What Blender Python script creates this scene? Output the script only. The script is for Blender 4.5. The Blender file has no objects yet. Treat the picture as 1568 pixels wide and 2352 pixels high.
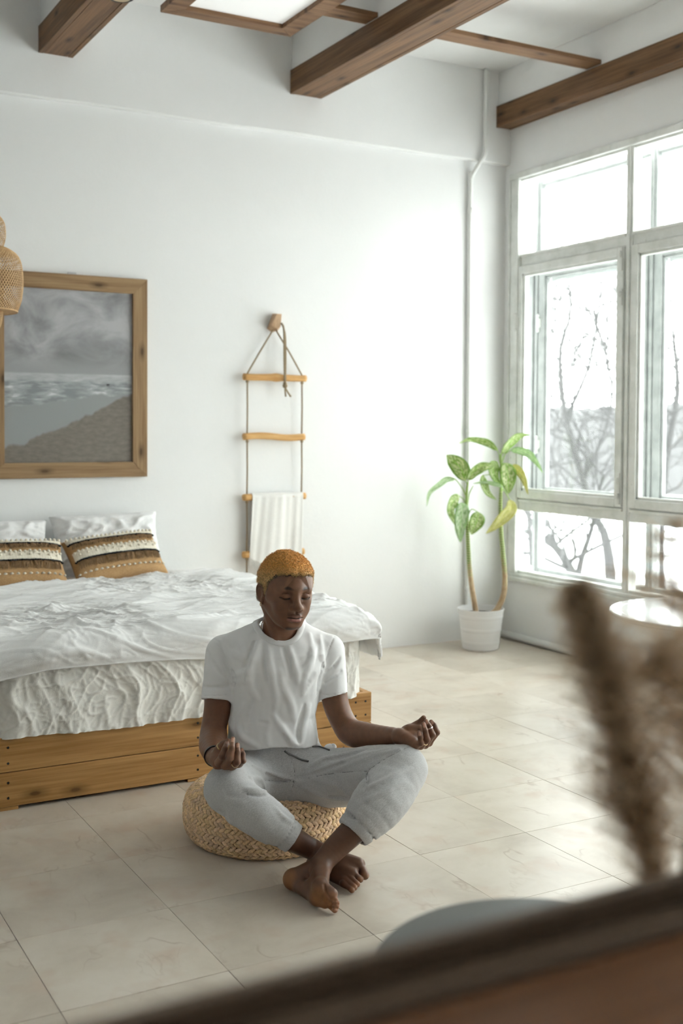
import bpy, math, random
import numpy as np
from mathutils import Vector, Matrix

# ---------------------------------------------------------------- camera, world, lights, exposure
SC = bpy.context.scene
COL = SC.collection
H = 1.447                       # eye height; floor tiles come out at 0.45 m
FPX, CXP, CYP = 2624.576, 784.0, 1061.086
YAW, PIT, ROL = .509584, -.0311657, .00562352
_f = np.array([math.sin(YAW)*math.cos(PIT), math.cos(YAW)*math.cos(PIT), math.sin(PIT)])
_r = np.array([math.cos(YAW), -math.sin(YAW), 0.0])
_u = np.cross(_r, _f)
CR = _r*math.cos(ROL)+_u*math.sin(ROL)
CU = -_r*math.sin(ROL)+_u*math.cos(ROL)
CF = _f
CAM = np.array([0, 0, H])
FOCUS = 3.92
cam = bpy.data.cameras.new('camera'); camo = bpy.data.objects.new('camera', cam); COL.objects.link(camo)
M = Matrix.Identity(4)
for i in range(3):
    M[i][0] = CR[i]; M[i][1] = CU[i]; M[i][2] = -CF[i]; M[i][3] = CAM[i]
camo.matrix_world = M
cam.sensor_fit = 'VERTICAL'; cam.sensor_height = 36.0; cam.sensor_width = 24.0
cam.lens = FPX/2352*36.0
cam.shift_y = -(1176-CYP)/2352
cam.clip_start = .02; cam.clip_end = 400
cam.dof.use_dof = True; cam.dof.focus_distance = FOCUS; cam.dof.aperture_fstop = 2.6
SC.camera = camo

world = bpy.data.worlds.new('overcast'); SC.world = world; world.use_nodes = True
bg = world.node_tree.nodes['Background']
bg.inputs['Color'].default_value = (.99, 1, .985, 1); bg.inputs['Strength'].default_value = 5.2
SC.view_settings.view_transform = 'Standard'; SC.view_settings.look = 'None'
SC.view_settings.gamma = 1.0; SC.view_settings.use_curve_mapping = False
SC.view_settings.exposure = 0.88
try:
    SC.cycles.use_denoising = True
    SC.cycles.max_bounces = 7; SC.cycles.diffuse_bounces = 4; SC.cycles.transparent_max_bounces = 24
    SC.cycles.sample_clamp_indirect = 6
except Exception: pass

def ray(x, y): return CF+CR*(x-CXP)/FPX-CU*(y-CYP)/FPX
def P(x, y, d): return CAM+ray(x, y)*d                     # pixel + distance along the view axis
def onZ(x, y, z=0.0):
    r = ray(x, y); return CAM+r*((z-H)/r[2])
def onY(x, y, Y):
    r = ray(x, y); return CAM+r*(Y/r[1])
def onX(x, y, X):
    r = ray(x, y); return CAM+r*(X/r[0])

# ---------------------------------------------------------------- helpers: objects
def link(o):
    COL.objects.link(o); return o
def tag(o, label=None, cat=None, group=None, kind=None):
    if label: o['label'] = label
    if cat: o['category'] = cat
    if group: o['group'] = group
    if kind: o['kind'] = kind
    return o
def thing(name, label, cat, loc=(0, 0, 0), group=None):
    o = bpy.data.objects.new(name, None); link(o); o.location = loc; o.empty_display_size = .05
    return tag(o, label, cat, group)
ORG = {}
def origin(o):
    return ORG.get(o.name, np.array(o.location)) if o is not None else np.zeros(3)

class MB:
    """collects shapes in world coordinates, builds one mesh object"""
    def __init__(s): s.v = []; s.f = []; s.n = 0; s.uv = None
    def add(s, v, f):
        v = np.asarray(v, float).reshape(-1, 3)
        s.v.append(v); s.f.extend([tuple(int(i)+s.n for i in q) for q in f]); s.n += len(v); return s
    def box(s, lo, hi):
        a = np.array(lo, float); b = np.array(hi, float)
        c = np.array([[a[0] if i & 1 == 0 else b[0], a[1] if i & 2 == 0 else b[1], a[2] if i & 4 == 0 else b[2]] for i in range(8)])
        return s.add(c, [(0, 2, 3, 1), (4, 5, 7, 6), (0, 1, 5, 4), (2, 6, 7, 3), (0, 4, 6, 2), (1, 3, 7, 5)])
    def prism(s, poly, vec):
        p = np.array(poly, float); n = len(p); q = p+np.array(vec, float)
        fs = [tuple(range(n))[::-1], tuple(range(n, 2*n))]+[(i, (i+1) % n, n+(i+1) % n, n+i) for i in range(n)]
        return s.add(np.vstack([p, q]), fs)
    def tube(s, pts, rad, n=8, cap=True, closed=False, flat=1.0, up=None, twist=0.0):
        p = np.array(pts, float); m = len(p); rad = np.broadcast_to(np.asarray(rad, float), (m,))
        if closed: t = np.roll(p, -1, 0)-np.roll(p, 1, 0)
        else: t = np.gradient(p, axis=0)
        t /= np.linalg.norm(t, axis=1)[:, None]+1e-12
        a = np.array(up if up is not None else ([0, 0, 1] if abs(t[0, 2]) < .9 else [1, 0, 0]), float)
        rings = []
        for i in range(m):
            a = a-t[i]*(a@t[i]); a /= np.linalg.norm(a)+1e-12
            b = np.cross(t[i], a); th = np.arange(n)*2*math.pi/n+twist*i
            rings.append(p[i]+rad[i]*(np.cos(th)[:, None]*a*flat+np.sin(th)[:, None]*b))
        fs = []
        for i in range(m if closed else m-1):
            j = (i+1) % m
            for k in range(n):
                l = (k+1) % n; fs.append((i*n+k, i*n+l, j*n+l, j*n+k))
        if cap and not closed:
            fs.append(tuple(range(n))[::-1]); fs.append(tuple((m-1)*n+k for k in range(n)))
        return s.add(np.vstack(rings), fs)
    def lathe(s, prof, c, n=48, ax=(0, 0, 1), cap=False):
        c = np.array(c, float); th = np.arange(n)*2*math.pi/n
        z = np.array(ax, float); x = np.cross(z, [0, 1, 0]) if abs(z[1]) < .9 else np.cross(z, [1, 0, 0]); x /= np.linalg.norm(x); y = np.cross(z, x)
        m = len(prof)
        v = np.vstack([c+z*h+r*(np.cos(th)[:, None]*x+np.sin(th)[:, None]*y) for r, h in prof])
        fs = [(i*n+k, i*n+(k+1) % n, (i+1)*n+(k+1) % n, (i+1)*n+k) for i in range(m-1) for k in range(n)]
        if cap: fs += [tuple(range(n))[::-1], tuple((m-1)*n+k for k in range(n))]
        return s.add(v, fs)
    def grid(s, G, cu=False, cv=False):
        G = np.asarray(G, float); m, n = G.shape[:2]
        fs = [(i*n+j, ((i+1) % m)*n+j, ((i+1) % m)*n+(j+1) % n, i*n+(j+1) % n)
              for i in range(m if cu else m-1) for j in range(n if cv else n-1)]
        return s.add(G.reshape(-1, 3), fs)
    def ball(s, c, r, n=8, m=6):
        c = np.array(c, float); r = np.broadcast_to(np.asarray(r, float), (3,))
        v = [c+[0, 0, -r[2]]]
        for i in range(1, m):
            a = -math.pi/2+math.pi*i/m
            for k in range(n):
                b = 2*math.pi*k/n; v.append(c+r*[math.cos(a)*math.cos(b), math.cos(a)*math.sin(b), math.sin(a)])
        v.append(c+[0, 0, r[2]]); L = len(v)-1
        fs = [(0, 1+(k+1) % n, 1+k) for k in range(n)]
        for i in range(m-2):
            for k in range(n):
                fs.append((1+i*n+k, 1+i*n+(k+1) % n, 1+(i+1)*n+(k+1) % n, 1+(i+1)*n+k))
        fs += [(1+(m-2)*n+k, 1+(m-2)*n+(k+1) % n, L) for k in range(n)]
        return s.add(v, fs)
    def build(s, name, mat, parent=None, smooth=False, bevel=0, org=None, col=None, uv=None, seg=1, solid=0):
        v = np.vstack(s.v)
        o0 = np.array(org, float) if org is not None else origin(parent)
        me = bpy.data.meshes.new(name); me.from_pydata((v-o0).tolist(), [], s.f); me.update()
        if col is not None:
            ca = me.color_attributes.new('Col', 'FLOAT_COLOR', 'POINT')
            c4 = np.ones((len(v), 4), np.float32); c4[:, :3] = col; ca.data.foreach_set('color', c4.ravel())
        if uv is not None:
            ul = me.uv_layers.new(name='UVMap'); idx = np.zeros(len(me.loops), np.int32); me.loops.foreach_get('vertex_index', idx)
            ul.data.foreach_set('uv', np.asarray(uv, np.float32)[idx].ravel())
        o = bpy.data.objects.new(name, me); link(o)
        if parent is not None:
            o.parent = parent; o.location = o0-origin(parent)
        else: o.location = o0
        ORG[o.name] = o0
        if mat is not None: me.materials.append(mat)
        if smooth: me.polygons.foreach_set('use_smooth', [True]*len(me.polygons))
        if bevel:
            b = o.modifiers.new('bevel', 'BEVEL'); b.width = bevel; b.segments = seg; b.limit_method = 'ANGLE'
        if solid:
            b = o.modifiers.new('solid', 'SOLIDIFY'); b.thickness = solid; b.offset = 0
        return o

UPZ = np.array([0, 0, 1.])
def spline(pts, n):
    """Catmull-Rom through the points, n samples (works on rows of any width)"""
    p = np.array(pts, float); m = len(p)
    if m == 2: 
        t = np.linspace(0, 1, n)[:, None]; return p[0]*(1-t)+p[1]*t
    q = np.vstack([2*p[0]-p[1], p, 2*p[-1]-p[-2]])
    t = np.linspace(0, m-1, n); i = np.minimum(t.astype(int), m-2); u = (t-i)[:, None]
    a, b, c, d = q[i], q[i+1], q[i+2], q[i+3]
    return .5*((2*b)+(c-a)*u+(2*a-5*b+4*c-d)*u*u+(-a+3*b-3*c+d)*u**3)

# vectorised gradient noise
_rng = np.random.RandomState(7)
_perm = np.concatenate([_rng.permutation(256)]*3)
_grad = _rng.normal(size=(256, 3)); _grad /= np.linalg.norm(_grad, axis=1)[:, None]
def noise(p):
    p = np.asarray(p, float); s = p.shape[:-1]; p = p.reshape(-1, 3)
    i = np.floor(p).astype(int); f = p-i; w = f*f*f*(f*(f*6-15)+10); i &= 255
    out = 0
    for dx in (0, 1):
        for dy in (0, 1):
            for dz in (0, 1):
                g = _grad[_perm[_perm[_perm[i[:, 0]+dx]+i[:, 1]+dy]+i[:, 2]+dz] % 256]
                d = (g*(f-[dx, dy, dz])).sum(1)
                out = out+d*(w[:, 0] if dx else 1-w[:, 0])*(w[:, 1] if dy else 1-w[:, 1])*(w[:, 2] if dz else 1-w[:, 2])
    return out.reshape(s)*1.6
def fbm(p, o=4):
    p = np.asarray(p, float); return sum(noise(p*2**k+k*7.1)*.5**k for k in range(o))
def crease(p, o=2, k=9):
    p = np.asarray(p, float); return sum((1-np.abs(noise(p*2**j+j*5.7)).clip(0, 1))**k*.55**j for j in range(o))
def ridge(p, o=3):
    p = np.asarray(p, float); return sum((1-np.abs(noise(p*2**k+k*3.3))*2).clip(0)**2*.5**k for k in range(o))

# ---------------------------------------------------------------- helpers: materials
def mat(name, color=(.8, .8, .8), rough=.6, spec=.5, metal=0, sheen=0):
    m = bpy.data.materials.new(name); m.use_nodes = True
    b = m.node_tree.nodes['Principled BSDF']
    b.inputs['Base Color'].default_value = (*color, 1); b.inputs['Roughness'].default_value = rough
    b.inputs['Specular IOR Level'].default_value = spec; b.inputs['Metallic'].default_value = metal
    if sheen: b.inputs['Sheen Weight'].default_value = sheen
    return m
class NT:
    def __init__(s, m): s.t = m.node_tree; s.b = s.t.nodes['Principled BSDF']
    def n(s, t, **kw):
        o = s.t.nodes.new(t)
        for k, v in kw.items():
            if k in o.inputs: o.inputs[k].default_value = v
            else: setattr(o, k, v)
        return o
    def l(s, a, b): s.t.links.new(a, b)
    def coord(s, kind='Object', scale=(1, 1, 1), rot=(0, 0, 0), loc=(0, 0, 0)):
        c = s.n('ShaderNodeTexCoord'); mp = s.n('ShaderNodeMapping'); mp.inputs['Scale'].default_value = scale
        mp.inputs['Rotation'].default_value = rot; mp.inputs['Location'].default_value = loc
        s.l(c.outputs[kind], mp.inputs['Vector']); return mp.outputs['Vector']
    def noise(s, vec, scale, detail=4, rough=.55, dist=0):
        o = s.n('ShaderNodeTexNoise'); o.inputs['Scale'].default_value = scale; o.inputs['Detail'].default_value = detail
        o.inputs['Roughness'].default_value = rough; o.inputs['Distortion'].default_value = dist
        if vec is not None: s.l(vec, o.inputs['Vector'])
        return o.outputs['Fac']
    def ramp(s, fac, stops, interp='LINEAR'):
        o = s.n('ShaderNodeValToRGB'); e = o.color_ramp.elements; o.color_ramp.interpolation = interp
        while len(e) < len(stops): e.new(.5)
        for q, (p, c) in zip(e, stops):
            q.position = p; q.color = (*c, 1) if len(c) == 3 else c
        s.l(fac, o.inputs['Fac']); return o.outputs['Color']
    def mix(s, fac, a, b, mode='MIX'):
        o = s.n('ShaderNodeMix', data_type='RGBA', blend_type=mode)
        for sock, v in ((o.inputs['Factor'], fac), (o.inputs['A'], a), (o.inputs['B'], b)):
            pass
        ins = [o.inputs[0], o.inputs[6], o.inputs[7]]
        for sock, v in zip(ins, (fac, a, b)):
            if hasattr(v, 'is_linked') or hasattr(v, 'links'): s.l(v, sock)
            elif isinstance(v, (int, float)): sock.default_value = v
            else: sock.default_value = (*v, 1) if len(v) == 3 else v
        return o.outputs[2]
    def math(s, op, a, b=0.0, c=0.0):
        o = s.n('ShaderNodeMath', operation=op)
        for sock, v in zip(o.inputs, (a, b, c)):
            if isinstance(v, (int, float)): sock.default_value = v
            else: s.l(v, sock)
        return o.outputs[0]
    def bump(s, h, strength=.3, dist=.01, normal=None):
        o = s.n('ShaderNodeBump'); o.inputs['Strength'].default_value = strength; o.inputs['Distance'].default_value = dist
        s.l(h, o.inputs['Height'])
        if normal is not None: s.l(normal, o.inputs['Normal'])
        s.l(o.outputs['Normal'], s.b.inputs['Normal']); return o.outputs['Normal']
    def color(s, c): s.l(c, s.b.inputs['Base Color'])
    def rand(s):
        return s.n('ShaderNodeObjectInfo').outputs['Random']

def wood(name, dark, mid, light, axis=0, scale=1.0, rough=.55, knots=True, spec=.3, thick=1):
    """pine-like: long grain along axis, knots, per-object variation"""
    m = mat(name, mid, rough, spec); t = NT(m)
    sc = [9., 9., 9.]; sc[axis] = .55
    c = t.n('ShaderNodeTexCoord'); mp = t.n('ShaderNodeMapping'); mp.inputs['Scale'].default_value = [q*scale for q in sc]
    rnd = t.n('ShaderNodeCombineXYZ'); r = t.math('MULTIPLY', t.rand(), 37.0)
    for i in range(3): t.l(r, rnd.inputs[i])
    ad = t.n('ShaderNodeVectorMath', operation='ADD'); t.l(c.outputs['Object'], ad.inputs[0]); t.l(rnd.outputs[0], ad.inputs[1])
    t.l(ad.outputs[0], mp.inputs['Vector']); v = mp.outputs['Vector']
    warp = t.noise(v, .6, 2); g = t.noise(v, 1.0, 2, .5, 1.2)
    w = t.n('ShaderNodeTexWave', wave_type='BANDS', bands_direction='DIAGONAL'); t.l(v, w.inputs['Vector'])
    w.inputs['Scale'].default_value = .9; w.inputs['Distortion'].default_value = 7; w.inputs['Detail'].default_value = 2; w.inputs['Detail Scale'].default_value = .8
    fib = t.n('ShaderNodeMapping'); fs = [70., 70., 70.]; fs[axis] = 2.2; fib.inputs['Scale'].default_value = fs; t.l(ad.outputs[0], fib.inputs['Vector'])
    fine = t.noise(fib.outputs['Vector'], 1.5, 3)
    base = t.ramp(g, [(.25, dark), (.5, mid), (.75, light)])
    c2 = t.mix(.35, base, t.ramp(w.outputs['Fac'], [(.15, dark), (.6, light)]))
    c2 = t.mix(.42, c2, t.ramp(fine, [(.32, dark), (.62, light)]), 'MIX')
    if knots:
        other = 3-axis-thick; sx = t.n('ShaderNodeSeparateXYZ'); t.l(ad.outputs[0], sx.inputs[0]); cb = t.n('ShaderNodeCombineXYZ')
        t.l(t.math('MULTIPLY', sx.outputs[axis], 2.3), cb.inputs[0]); t.l(t.math('MULTIPLY', sx.outputs[other], 6.0), cb.inputs[1])
        vo = t.n('ShaderNodeTexVoronoi', voronoi_dimensions='2D'); vo.inputs['Scale'].default_value = 1.0; t.l(cb.outputs[0], vo.inputs['Vector'])
        kf = t.ramp(vo.outputs['Distance'], [(.03, (.95, .95, .95)), (.06, (.55, .55, .55)), (.16, (0, 0, 0))])
        c2 = t.mix(kf, c2, tuple(q*.45 for q in dark))
    t.color(c2); t.bump(fine, .12, .003)
    return m
def attr_mat(name, rough, spec, sheen=0):
    m = mat(name, (.5, .5, .5), rough, spec, sheen=sheen); t = NT(m); a = t.n('ShaderNodeAttribute', attribute_name='Col'); return m, t, a.outputs['Color']
# ---------------------------------------------------------------- room shell
XW, YW = 4.82, 6.345            # window wall and back wall (inner faces)
XL, YN = -3.0, -3.2             # far side of the room, behind the camera
ZC, ZS = 3.84, 3.232            # ceiling, underside of the upper wall band
T = .449                        # tile pitch
m_wall = mat('white_plaster', (.86, .865, .86), .75, .25); t = NT(m_wall)
v = t.coord('Object'); n1 = t.noise(v, 1.3, 5); n2 = t.noise(v, 22, 4)
t.color(t.ramp(n1, [(.3, (.84, .845, .838)), (.7, (.88, .885, .88))])); t.bump(t.mix(.5, n1, n2), .12, .02)
m_ceil = mat('white_ceiling', (.84, .84, .83), .8, .2); t = NT(m_ceil); v = t.coord('Object'); n1 = t.noise(v, 2.2, 5)
t.color(t.ramp(n1, [(.3, (.81, .81, .80)), (.7, (.87, .87, .86))])); t.bump(t.noise(v, 14, 4), .15, .02)
m_grout = mat('tile_joint', (.26, .24, .20), .9)
m_tile = mat('beige_marble_tile', (.62, .58, .52), .16, .5); t = NT(m_tile)
c = t.n('ShaderNodeTexCoord'); oi = t.n('ShaderNodeObjectInfo')
ad = t.n('ShaderNodeVectorMath', operation='ADD'); t.l(c.outputs['Object'], ad.inputs[0])
mu = t.n('ShaderNodeVectorMath', operation='SCALE'); mu.inputs['Scale'].default_value = 1.7; t.l(oi.outputs['Location'], mu.inputs[0]); t.l(mu.outputs[0], ad.inputs[1])
v = ad.outputs[0]
cl = t.noise(v, 3.0, 6, .6, .4)
base = t.ramp(cl, [(.28, (.49, .425, .35)), (.48, (.59, .525, .44)), (.7, (.66, .60, .52))])
pk = t.noise(v, 5.5, 3, .5)
base = t.mix(t.ramp(pk, [(.56, (0, 0, 0)), (.72, (.6, .6, .6))]), base, (.53, .40, .31))
def vein(scale, thr, seedrot):
    mp = t.n('ShaderNodeMapping'); mp.inputs['Rotation'].default_value = (0, 0, seedrot); mp.inputs['Scale'].default_value = (1, .55, 1); t.l(v, mp.inputs['Vector'])
    n = t.noise(mp.outputs['Vector'], scale, 4, .55, .25)
    a = t.math('ABSOLUTE', t.math('SUBTRACT', n, .5)); return t.ramp(a, [(0, (1, 1, 1)), (thr, (0, 0, 0))])
gate = t.ramp(t.noise(v, 4.2, 2), [(.52, (0, 0, 0)), (.64, (1, 1, 1))])
vv = t.mix(1.0, vein(2.6, .012, .5), gate, 'MULTIPLY')
base = t.mix(t.math('MULTIPLY', vv, .4), base, (.27, .17, .11))
gate2 = t.ramp(t.noise(v, 6.1, 2), [(.5, (0, 0, 0)), (.66, (1, 1, 1))])
vv2 = t.mix(1.0, vein(5.0, .014, 1.4), gate2, 'MULTIPLY')
base = t.mix(t.math('MULTIPLY', vv2, .25), base, (.34, .25, .18))
br = t.n('ShaderNodeHueSaturation'); t.l(base, br.inputs['Color']); t.l(t.math('MULTIPLY_ADD', oi.outputs['Random'], .10, .96), br.inputs['Value'])
t.color(br.outputs['Color'])
t.b.inputs['Roughness'].default_value = .3; t.b.inputs['Specular IOR Level'].default_value = .4

def struct(name, mb, m, **kw):
    o = mb.build(name, m, **kw); o['kind'] = 'structure'; return o
floor = struct('floor', MB().box((XL, YN, -.2), (XW+.02, YW+.02, -.0035)), m_grout)
# tiles: square grid fitted to the joints seen in the photograph
gx0, gy0 = 1.453*H, 2.214*H
tb = MB().box((-T/2+.0007, -T/2+.0007, -.012), (T/2-.0007, T/2-.0007, 0))
tile0 = tb.build('tile', m_tile, floor, bevel=.0005, org=(0, 0, 0))
rr = random.Random(3); first = True
for i in range(-9, 7):
    for j in range(-7, 8):
        cx = gx0+(i+.5)*T; cy = gy0+(j+.5)*T
        if cx+T/2 < -.9 or cx-T/2 > XW or cy+T/2 < .4 or cy-T/2 > YW: continue
        o = tile0 if first else tile0.copy()
        if not first: link(o); o.parent = floor
        first = False
        o.location = (cx, cy, rr.uniform(-.0004, .0004)); o.rotation_euler = (rr.uniform(-.0008, .0008), rr.uniform(-.0008, .0008), 0)
struct('wall_back', MB().box((XL, YW, -.2), (XW+.1, YW+.3, ZC+.3)), m_wall)
# upper band of the back wall, a little proud
m = MB()
xs = np.linspace(XL, XW, 60); zlow = ZS+.006*noise(np.c_[xs*1.7, xs*0, xs*0])
pr = [(YW+.01, 0), (YW-.045, 0), (YW-.05, .008)]
G = np.array([[(x, y, zl+dz) for y, dz in pr]+[(x, YW-.05, ZC+.02)] for x, zl in zip(xs, zlow)])
struct('trim_1', m.grid(G[:, ::-1]), m_wall)
struct('wall_left', MB().box((XL-.2, YN-.2, -.2), (XL, YW, ZC+.3)), m_wall)
struct('wall_near', MB().box((XL, YN-.2, -.2), (XW+.4, YN, ZC+.3)), m_wall)
struct('ceiling', MB().box((XL, YN, ZC), (XW+.4, YW+.02, ZC+.2)), m_ceil)
# window wall: parapet, lintel, end piers around the opening
WY0, WY1, WZ0, WZ1 = -.34, 6.275, .425, 3.15
pp = MB().box((XW, YN, -.2), (XW+.34, YW+.02, WZ0)).box((XW, YN, WZ1), (XW+.12, YW+.02, ZC+.2))
pp.box((XW, WY1, WZ0), (XW+.10, YW+.02, WZ1)).box((XW, YN, WZ0), (XW+.34, WY0, WZ1))
struct('wall_right', pp, m_wall)
# plaster cove where window wall and ceiling meet
# concrete ribs above the timber beams
YE = YW-.05
BEAMS = [(1.615, 1.805, 'thick brown timber beam at the upper left, end knotted against the wall'),
         (3.145, 3.36, 'thick brown timber beam crossing the middle of the ceiling'),
         (4.70, 4.83, 'brown timber beam hugging the window wall above the window')]
m = MB(); m.box((1.625, YN, 3.60), (1.80, YE+.02, ZC+.01)); struct('trim_2', m, m_ceil, bevel=.02, seg=3)
m = MB(); m.box((3.155, YN, 3.60), (3.35, YE+.02, ZC+.01)); struct('trim_3', m, m_ceil, bevel=.02, seg=3)
m = MB(); m.box((4.715, YN, 3.60), (XW+.02, YE+.02, ZC+.01)); struct('trim_4', m, m_ceil, bevel=.02, seg=3)
# stain where the pipe meets the ceiling
BC_ = ((.075, .036, .015), (.17, .088, .04), (.255, .142, .07))
m_beam = wood('stained_beam_side', *BC_, axis=1, scale=.75, rough=.5, thick=0)
m_beamb = wood('stained_beam_underside', *BC_, axis=1, scale=.75, rough=.5, thick=2)
for x0, x1, lab in BEAMS:
    o = thing('ceiling_beam', lab, 'beam', ((x0+x1)/2, YE, 3.47))
    th = .028
    MB().box((x0, YN+.01, 3.47), (x0+th, YE, 3.614)).build('side_board', m_beam, o, bevel=.002)
    MB().box((x1-th, YN+.01, 3.47), (x1, YE, 3.614)).build('side_board', m_beam, o, bevel=.002)
    MB().box((x0+th+.0012, YN+.01, 3.4715), (x1-th-.0012, YE, 3.4995)).build('bottom_board', m_beamb, o, bevel=.002)
# ---------------------------------------------------------------- ceiling boards and framed light
m_slat = wood('stained_slat_wood', (.12, .055, .024), (.215, .115, .058), (.29, .17, .092), axis=0, scale=1.0, rough=.55, thick=2)
for x0, x1, lab in ((3.36, 4.712, 'flat brown board bridging the middle beam and the window beam'),
                    (1.81, 3.155, 'flat brown board behind the framed ceiling panel, ending on the middle beam')):
    MBo = MB().box((x0, 5.275, 3.622), (x1, 5.405, 3.648)); o = MBo.build('ceiling_board', m_slat, bevel=.002, org=(x0, 5.34, 3.622)); tag(o, lab, 'board')
m_panel = mat('lit_panel_diffuser', (.9, .9, .9), .45); m_panel.node_tree.nodes['Principled BSDF'].inputs['Emission Color'].default_value = (1, .99, .97, 1); m_panel.node_tree.nodes['Principled BSDF'].inputs['Emission Strength'].default_value = .12
o = thing('ceiling_light', 'square white ceiling light panel in a mitred brown wooden frame', 'ceiling light', (2.465, 5.32, 3.585))
fx0, fx1, fy0, fy1, fw = 2.09, 2.843, 4.945, 5.69, .10
for a, b, c_, d in (((fx0, fy1), (fx1, fy1), (fx1-fw, fy1-fw), (fx0+fw, fy1-fw)), ((fx0, fy0), (fx0+fw, fy0+fw), (fx1-fw, fy0+fw), (fx1, fy0)),
                    ((fx0, fy0), (fx0, fy1), (fx0+fw, fy1-fw), (fx0+fw, fy0+fw)), ((fx1, fy1), (fx1, fy0), (fx1-fw, fy0+fw), (fx1-fw, fy1-fw))):
    MB().prism([(*q, 3.585) for q in (a, b, c_, d)], (0, 0, .036)).build('frame_board', m_slat, o, bevel=.0015)
MB().box((fx0+fw-.01, fy0+fw-.01, 3.609), (fx1-fw+.01, fy1-fw+.01, 3.619)).build('panel', m_panel, o)
# round black rose under the left beam
m_black = mat('black_paint', (.02, .02, .02), .4)
o = thing('lamp_rose', 'round dark fitting under the upper left beam', 'ceiling rose', (1.745, 5.30, 3.47))
MB().lathe([(.0, 0), (.045, 0), (.045, -.02), (.0, -.02)], (1.735, 5.255, 3.47), 32).build('base', mat('rose_brass', (.45, .35, .2), .4), o, smooth=False)
th = np.linspace(0, 2*math.pi, 40)[:-1]
MB().tube(np.c_[1.735+.055*np.cos(th), 5.255+.055*np.sin(th), 3.458+th*0], .008, 8, closed=True).build('rim', m_black, o, smooth=True)

# ---------------------------------------------------------------- double glazing, inner and outer frames
m_fr = mat('old_white_window_paint', (.72, .74, .70), .55, .35); t = NT(m_fr)
v = t.coord('Object'); n1 = t.noise(v, 9, 5); n2 = t.noise(v, 46, 5, .65)
c1 = t.ramp(n1, [(.3, (.70, .725, .685)), (.6, (.85, .865, .84))])
chip = t.ramp(n2, [(.27, (1, 1, 1)), (.33, (0, 0, 0))])
t.color(t.mix(chip, c1, (.36, .35, .31))); t.bump(t.mix(.5, n1, n2), .35, .004)
m_fr2 = mat('outer_window_paint', (.66, .675, .665), .6, .3); t = NT(m_fr2)
v = t.coord('Object'); t.color(t.ramp(t.noise(v, 12, 5), [(.3, (.30, .315, .31)), (.65, (.44, .455, .45))]))
def glassmat(name, tint, dirt):
    m = bpy.data.materials.new(name); m.use_nodes = True; nt = m.node_tree; nt.nodes.clear()
    out = nt.nodes.new('ShaderNodeOutputMaterial'); mx = nt.nodes.new('ShaderNodeMixShader'); lw = nt.nodes.new('ShaderNodeLayerWeight'); lw.inputs['Blend'].default_value = .5; pw = nt.nodes.new('ShaderNodeMath'); pw.operation = 'POWER'; pw.inputs[1].default_value = 4.0; nt.links.new(lw.outputs['Facing'], pw.inputs[0]); fr = nt.nodes.new('ShaderNodeMath'); fr.operation = 'MULTIPLY_ADD'; fr.inputs[1].default_value = .45; fr.inputs[2].default_value = .02; nt.links.new(pw.outputs[0], fr.inputs[0])
    tr = nt.nodes.new('ShaderNodeBsdfTransparent'); tr.inputs['Color'].default_value = (*tint, 1)
    gl = nt.nodes.new('ShaderNodeBsdfGlossy'); gl.inputs['Roughness'].default_value = .02
    nt.links.new(fr.outputs[0], mx.inputs[0]); nt.links.new(tr.outputs[0], mx.inputs[1]); nt.links.new(gl.outputs[0], mx.inputs[2])
    df = nt.nodes.new('ShaderNodeBsdfTranslucent'); df.inputs['Color'].default_value = (.9, .9, .9, 1); m2 = nt.nodes.new('ShaderNodeMixShader'); m2.inputs[0].default_value = dirt
    tc = nt.nodes.new('ShaderNodeTexCoord'); nz = nt.nodes.new('ShaderNodeTexNoise'); nz.inputs['Scale'].default_value = 3; nz.inputs['Detail'].default_value = 5
    mul = nt.nodes.new('ShaderNodeMath'); mul.operation = 'MULTIPLY'; mul.inputs[1].default_value = dirt*2
    nt.links.new(tc.outputs['Object'], nz.inputs['Vector']); nt.links.new(nz.outputs['Fac'], mul.inputs[0]); nt.links.new(mul.outputs[0], m2.inputs[0])
    nt.links.new(mx.outputs[0], m2.inputs[1]); nt.links.new(df.outputs[0], m2.inputs[2]); nt.links.new(m2.outputs[0], out.inputs[0]); return m
m_glass = glassmat('window_glass', (.97, .985, .975), .003)
m_glass2 = glassmat('dusty_outer_glass', (.96, .97, .97), .008)
m_ice = mat('frost_paint', (.86, .88, .88), .6)
MC = [6.235-1.09*k for k in range(7)]
W1, W2 = 4.865, 5.055                    # inner and outer glass planes
TZ = [(2.535, 2.615), (.885, .965)]      # transoms
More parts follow.
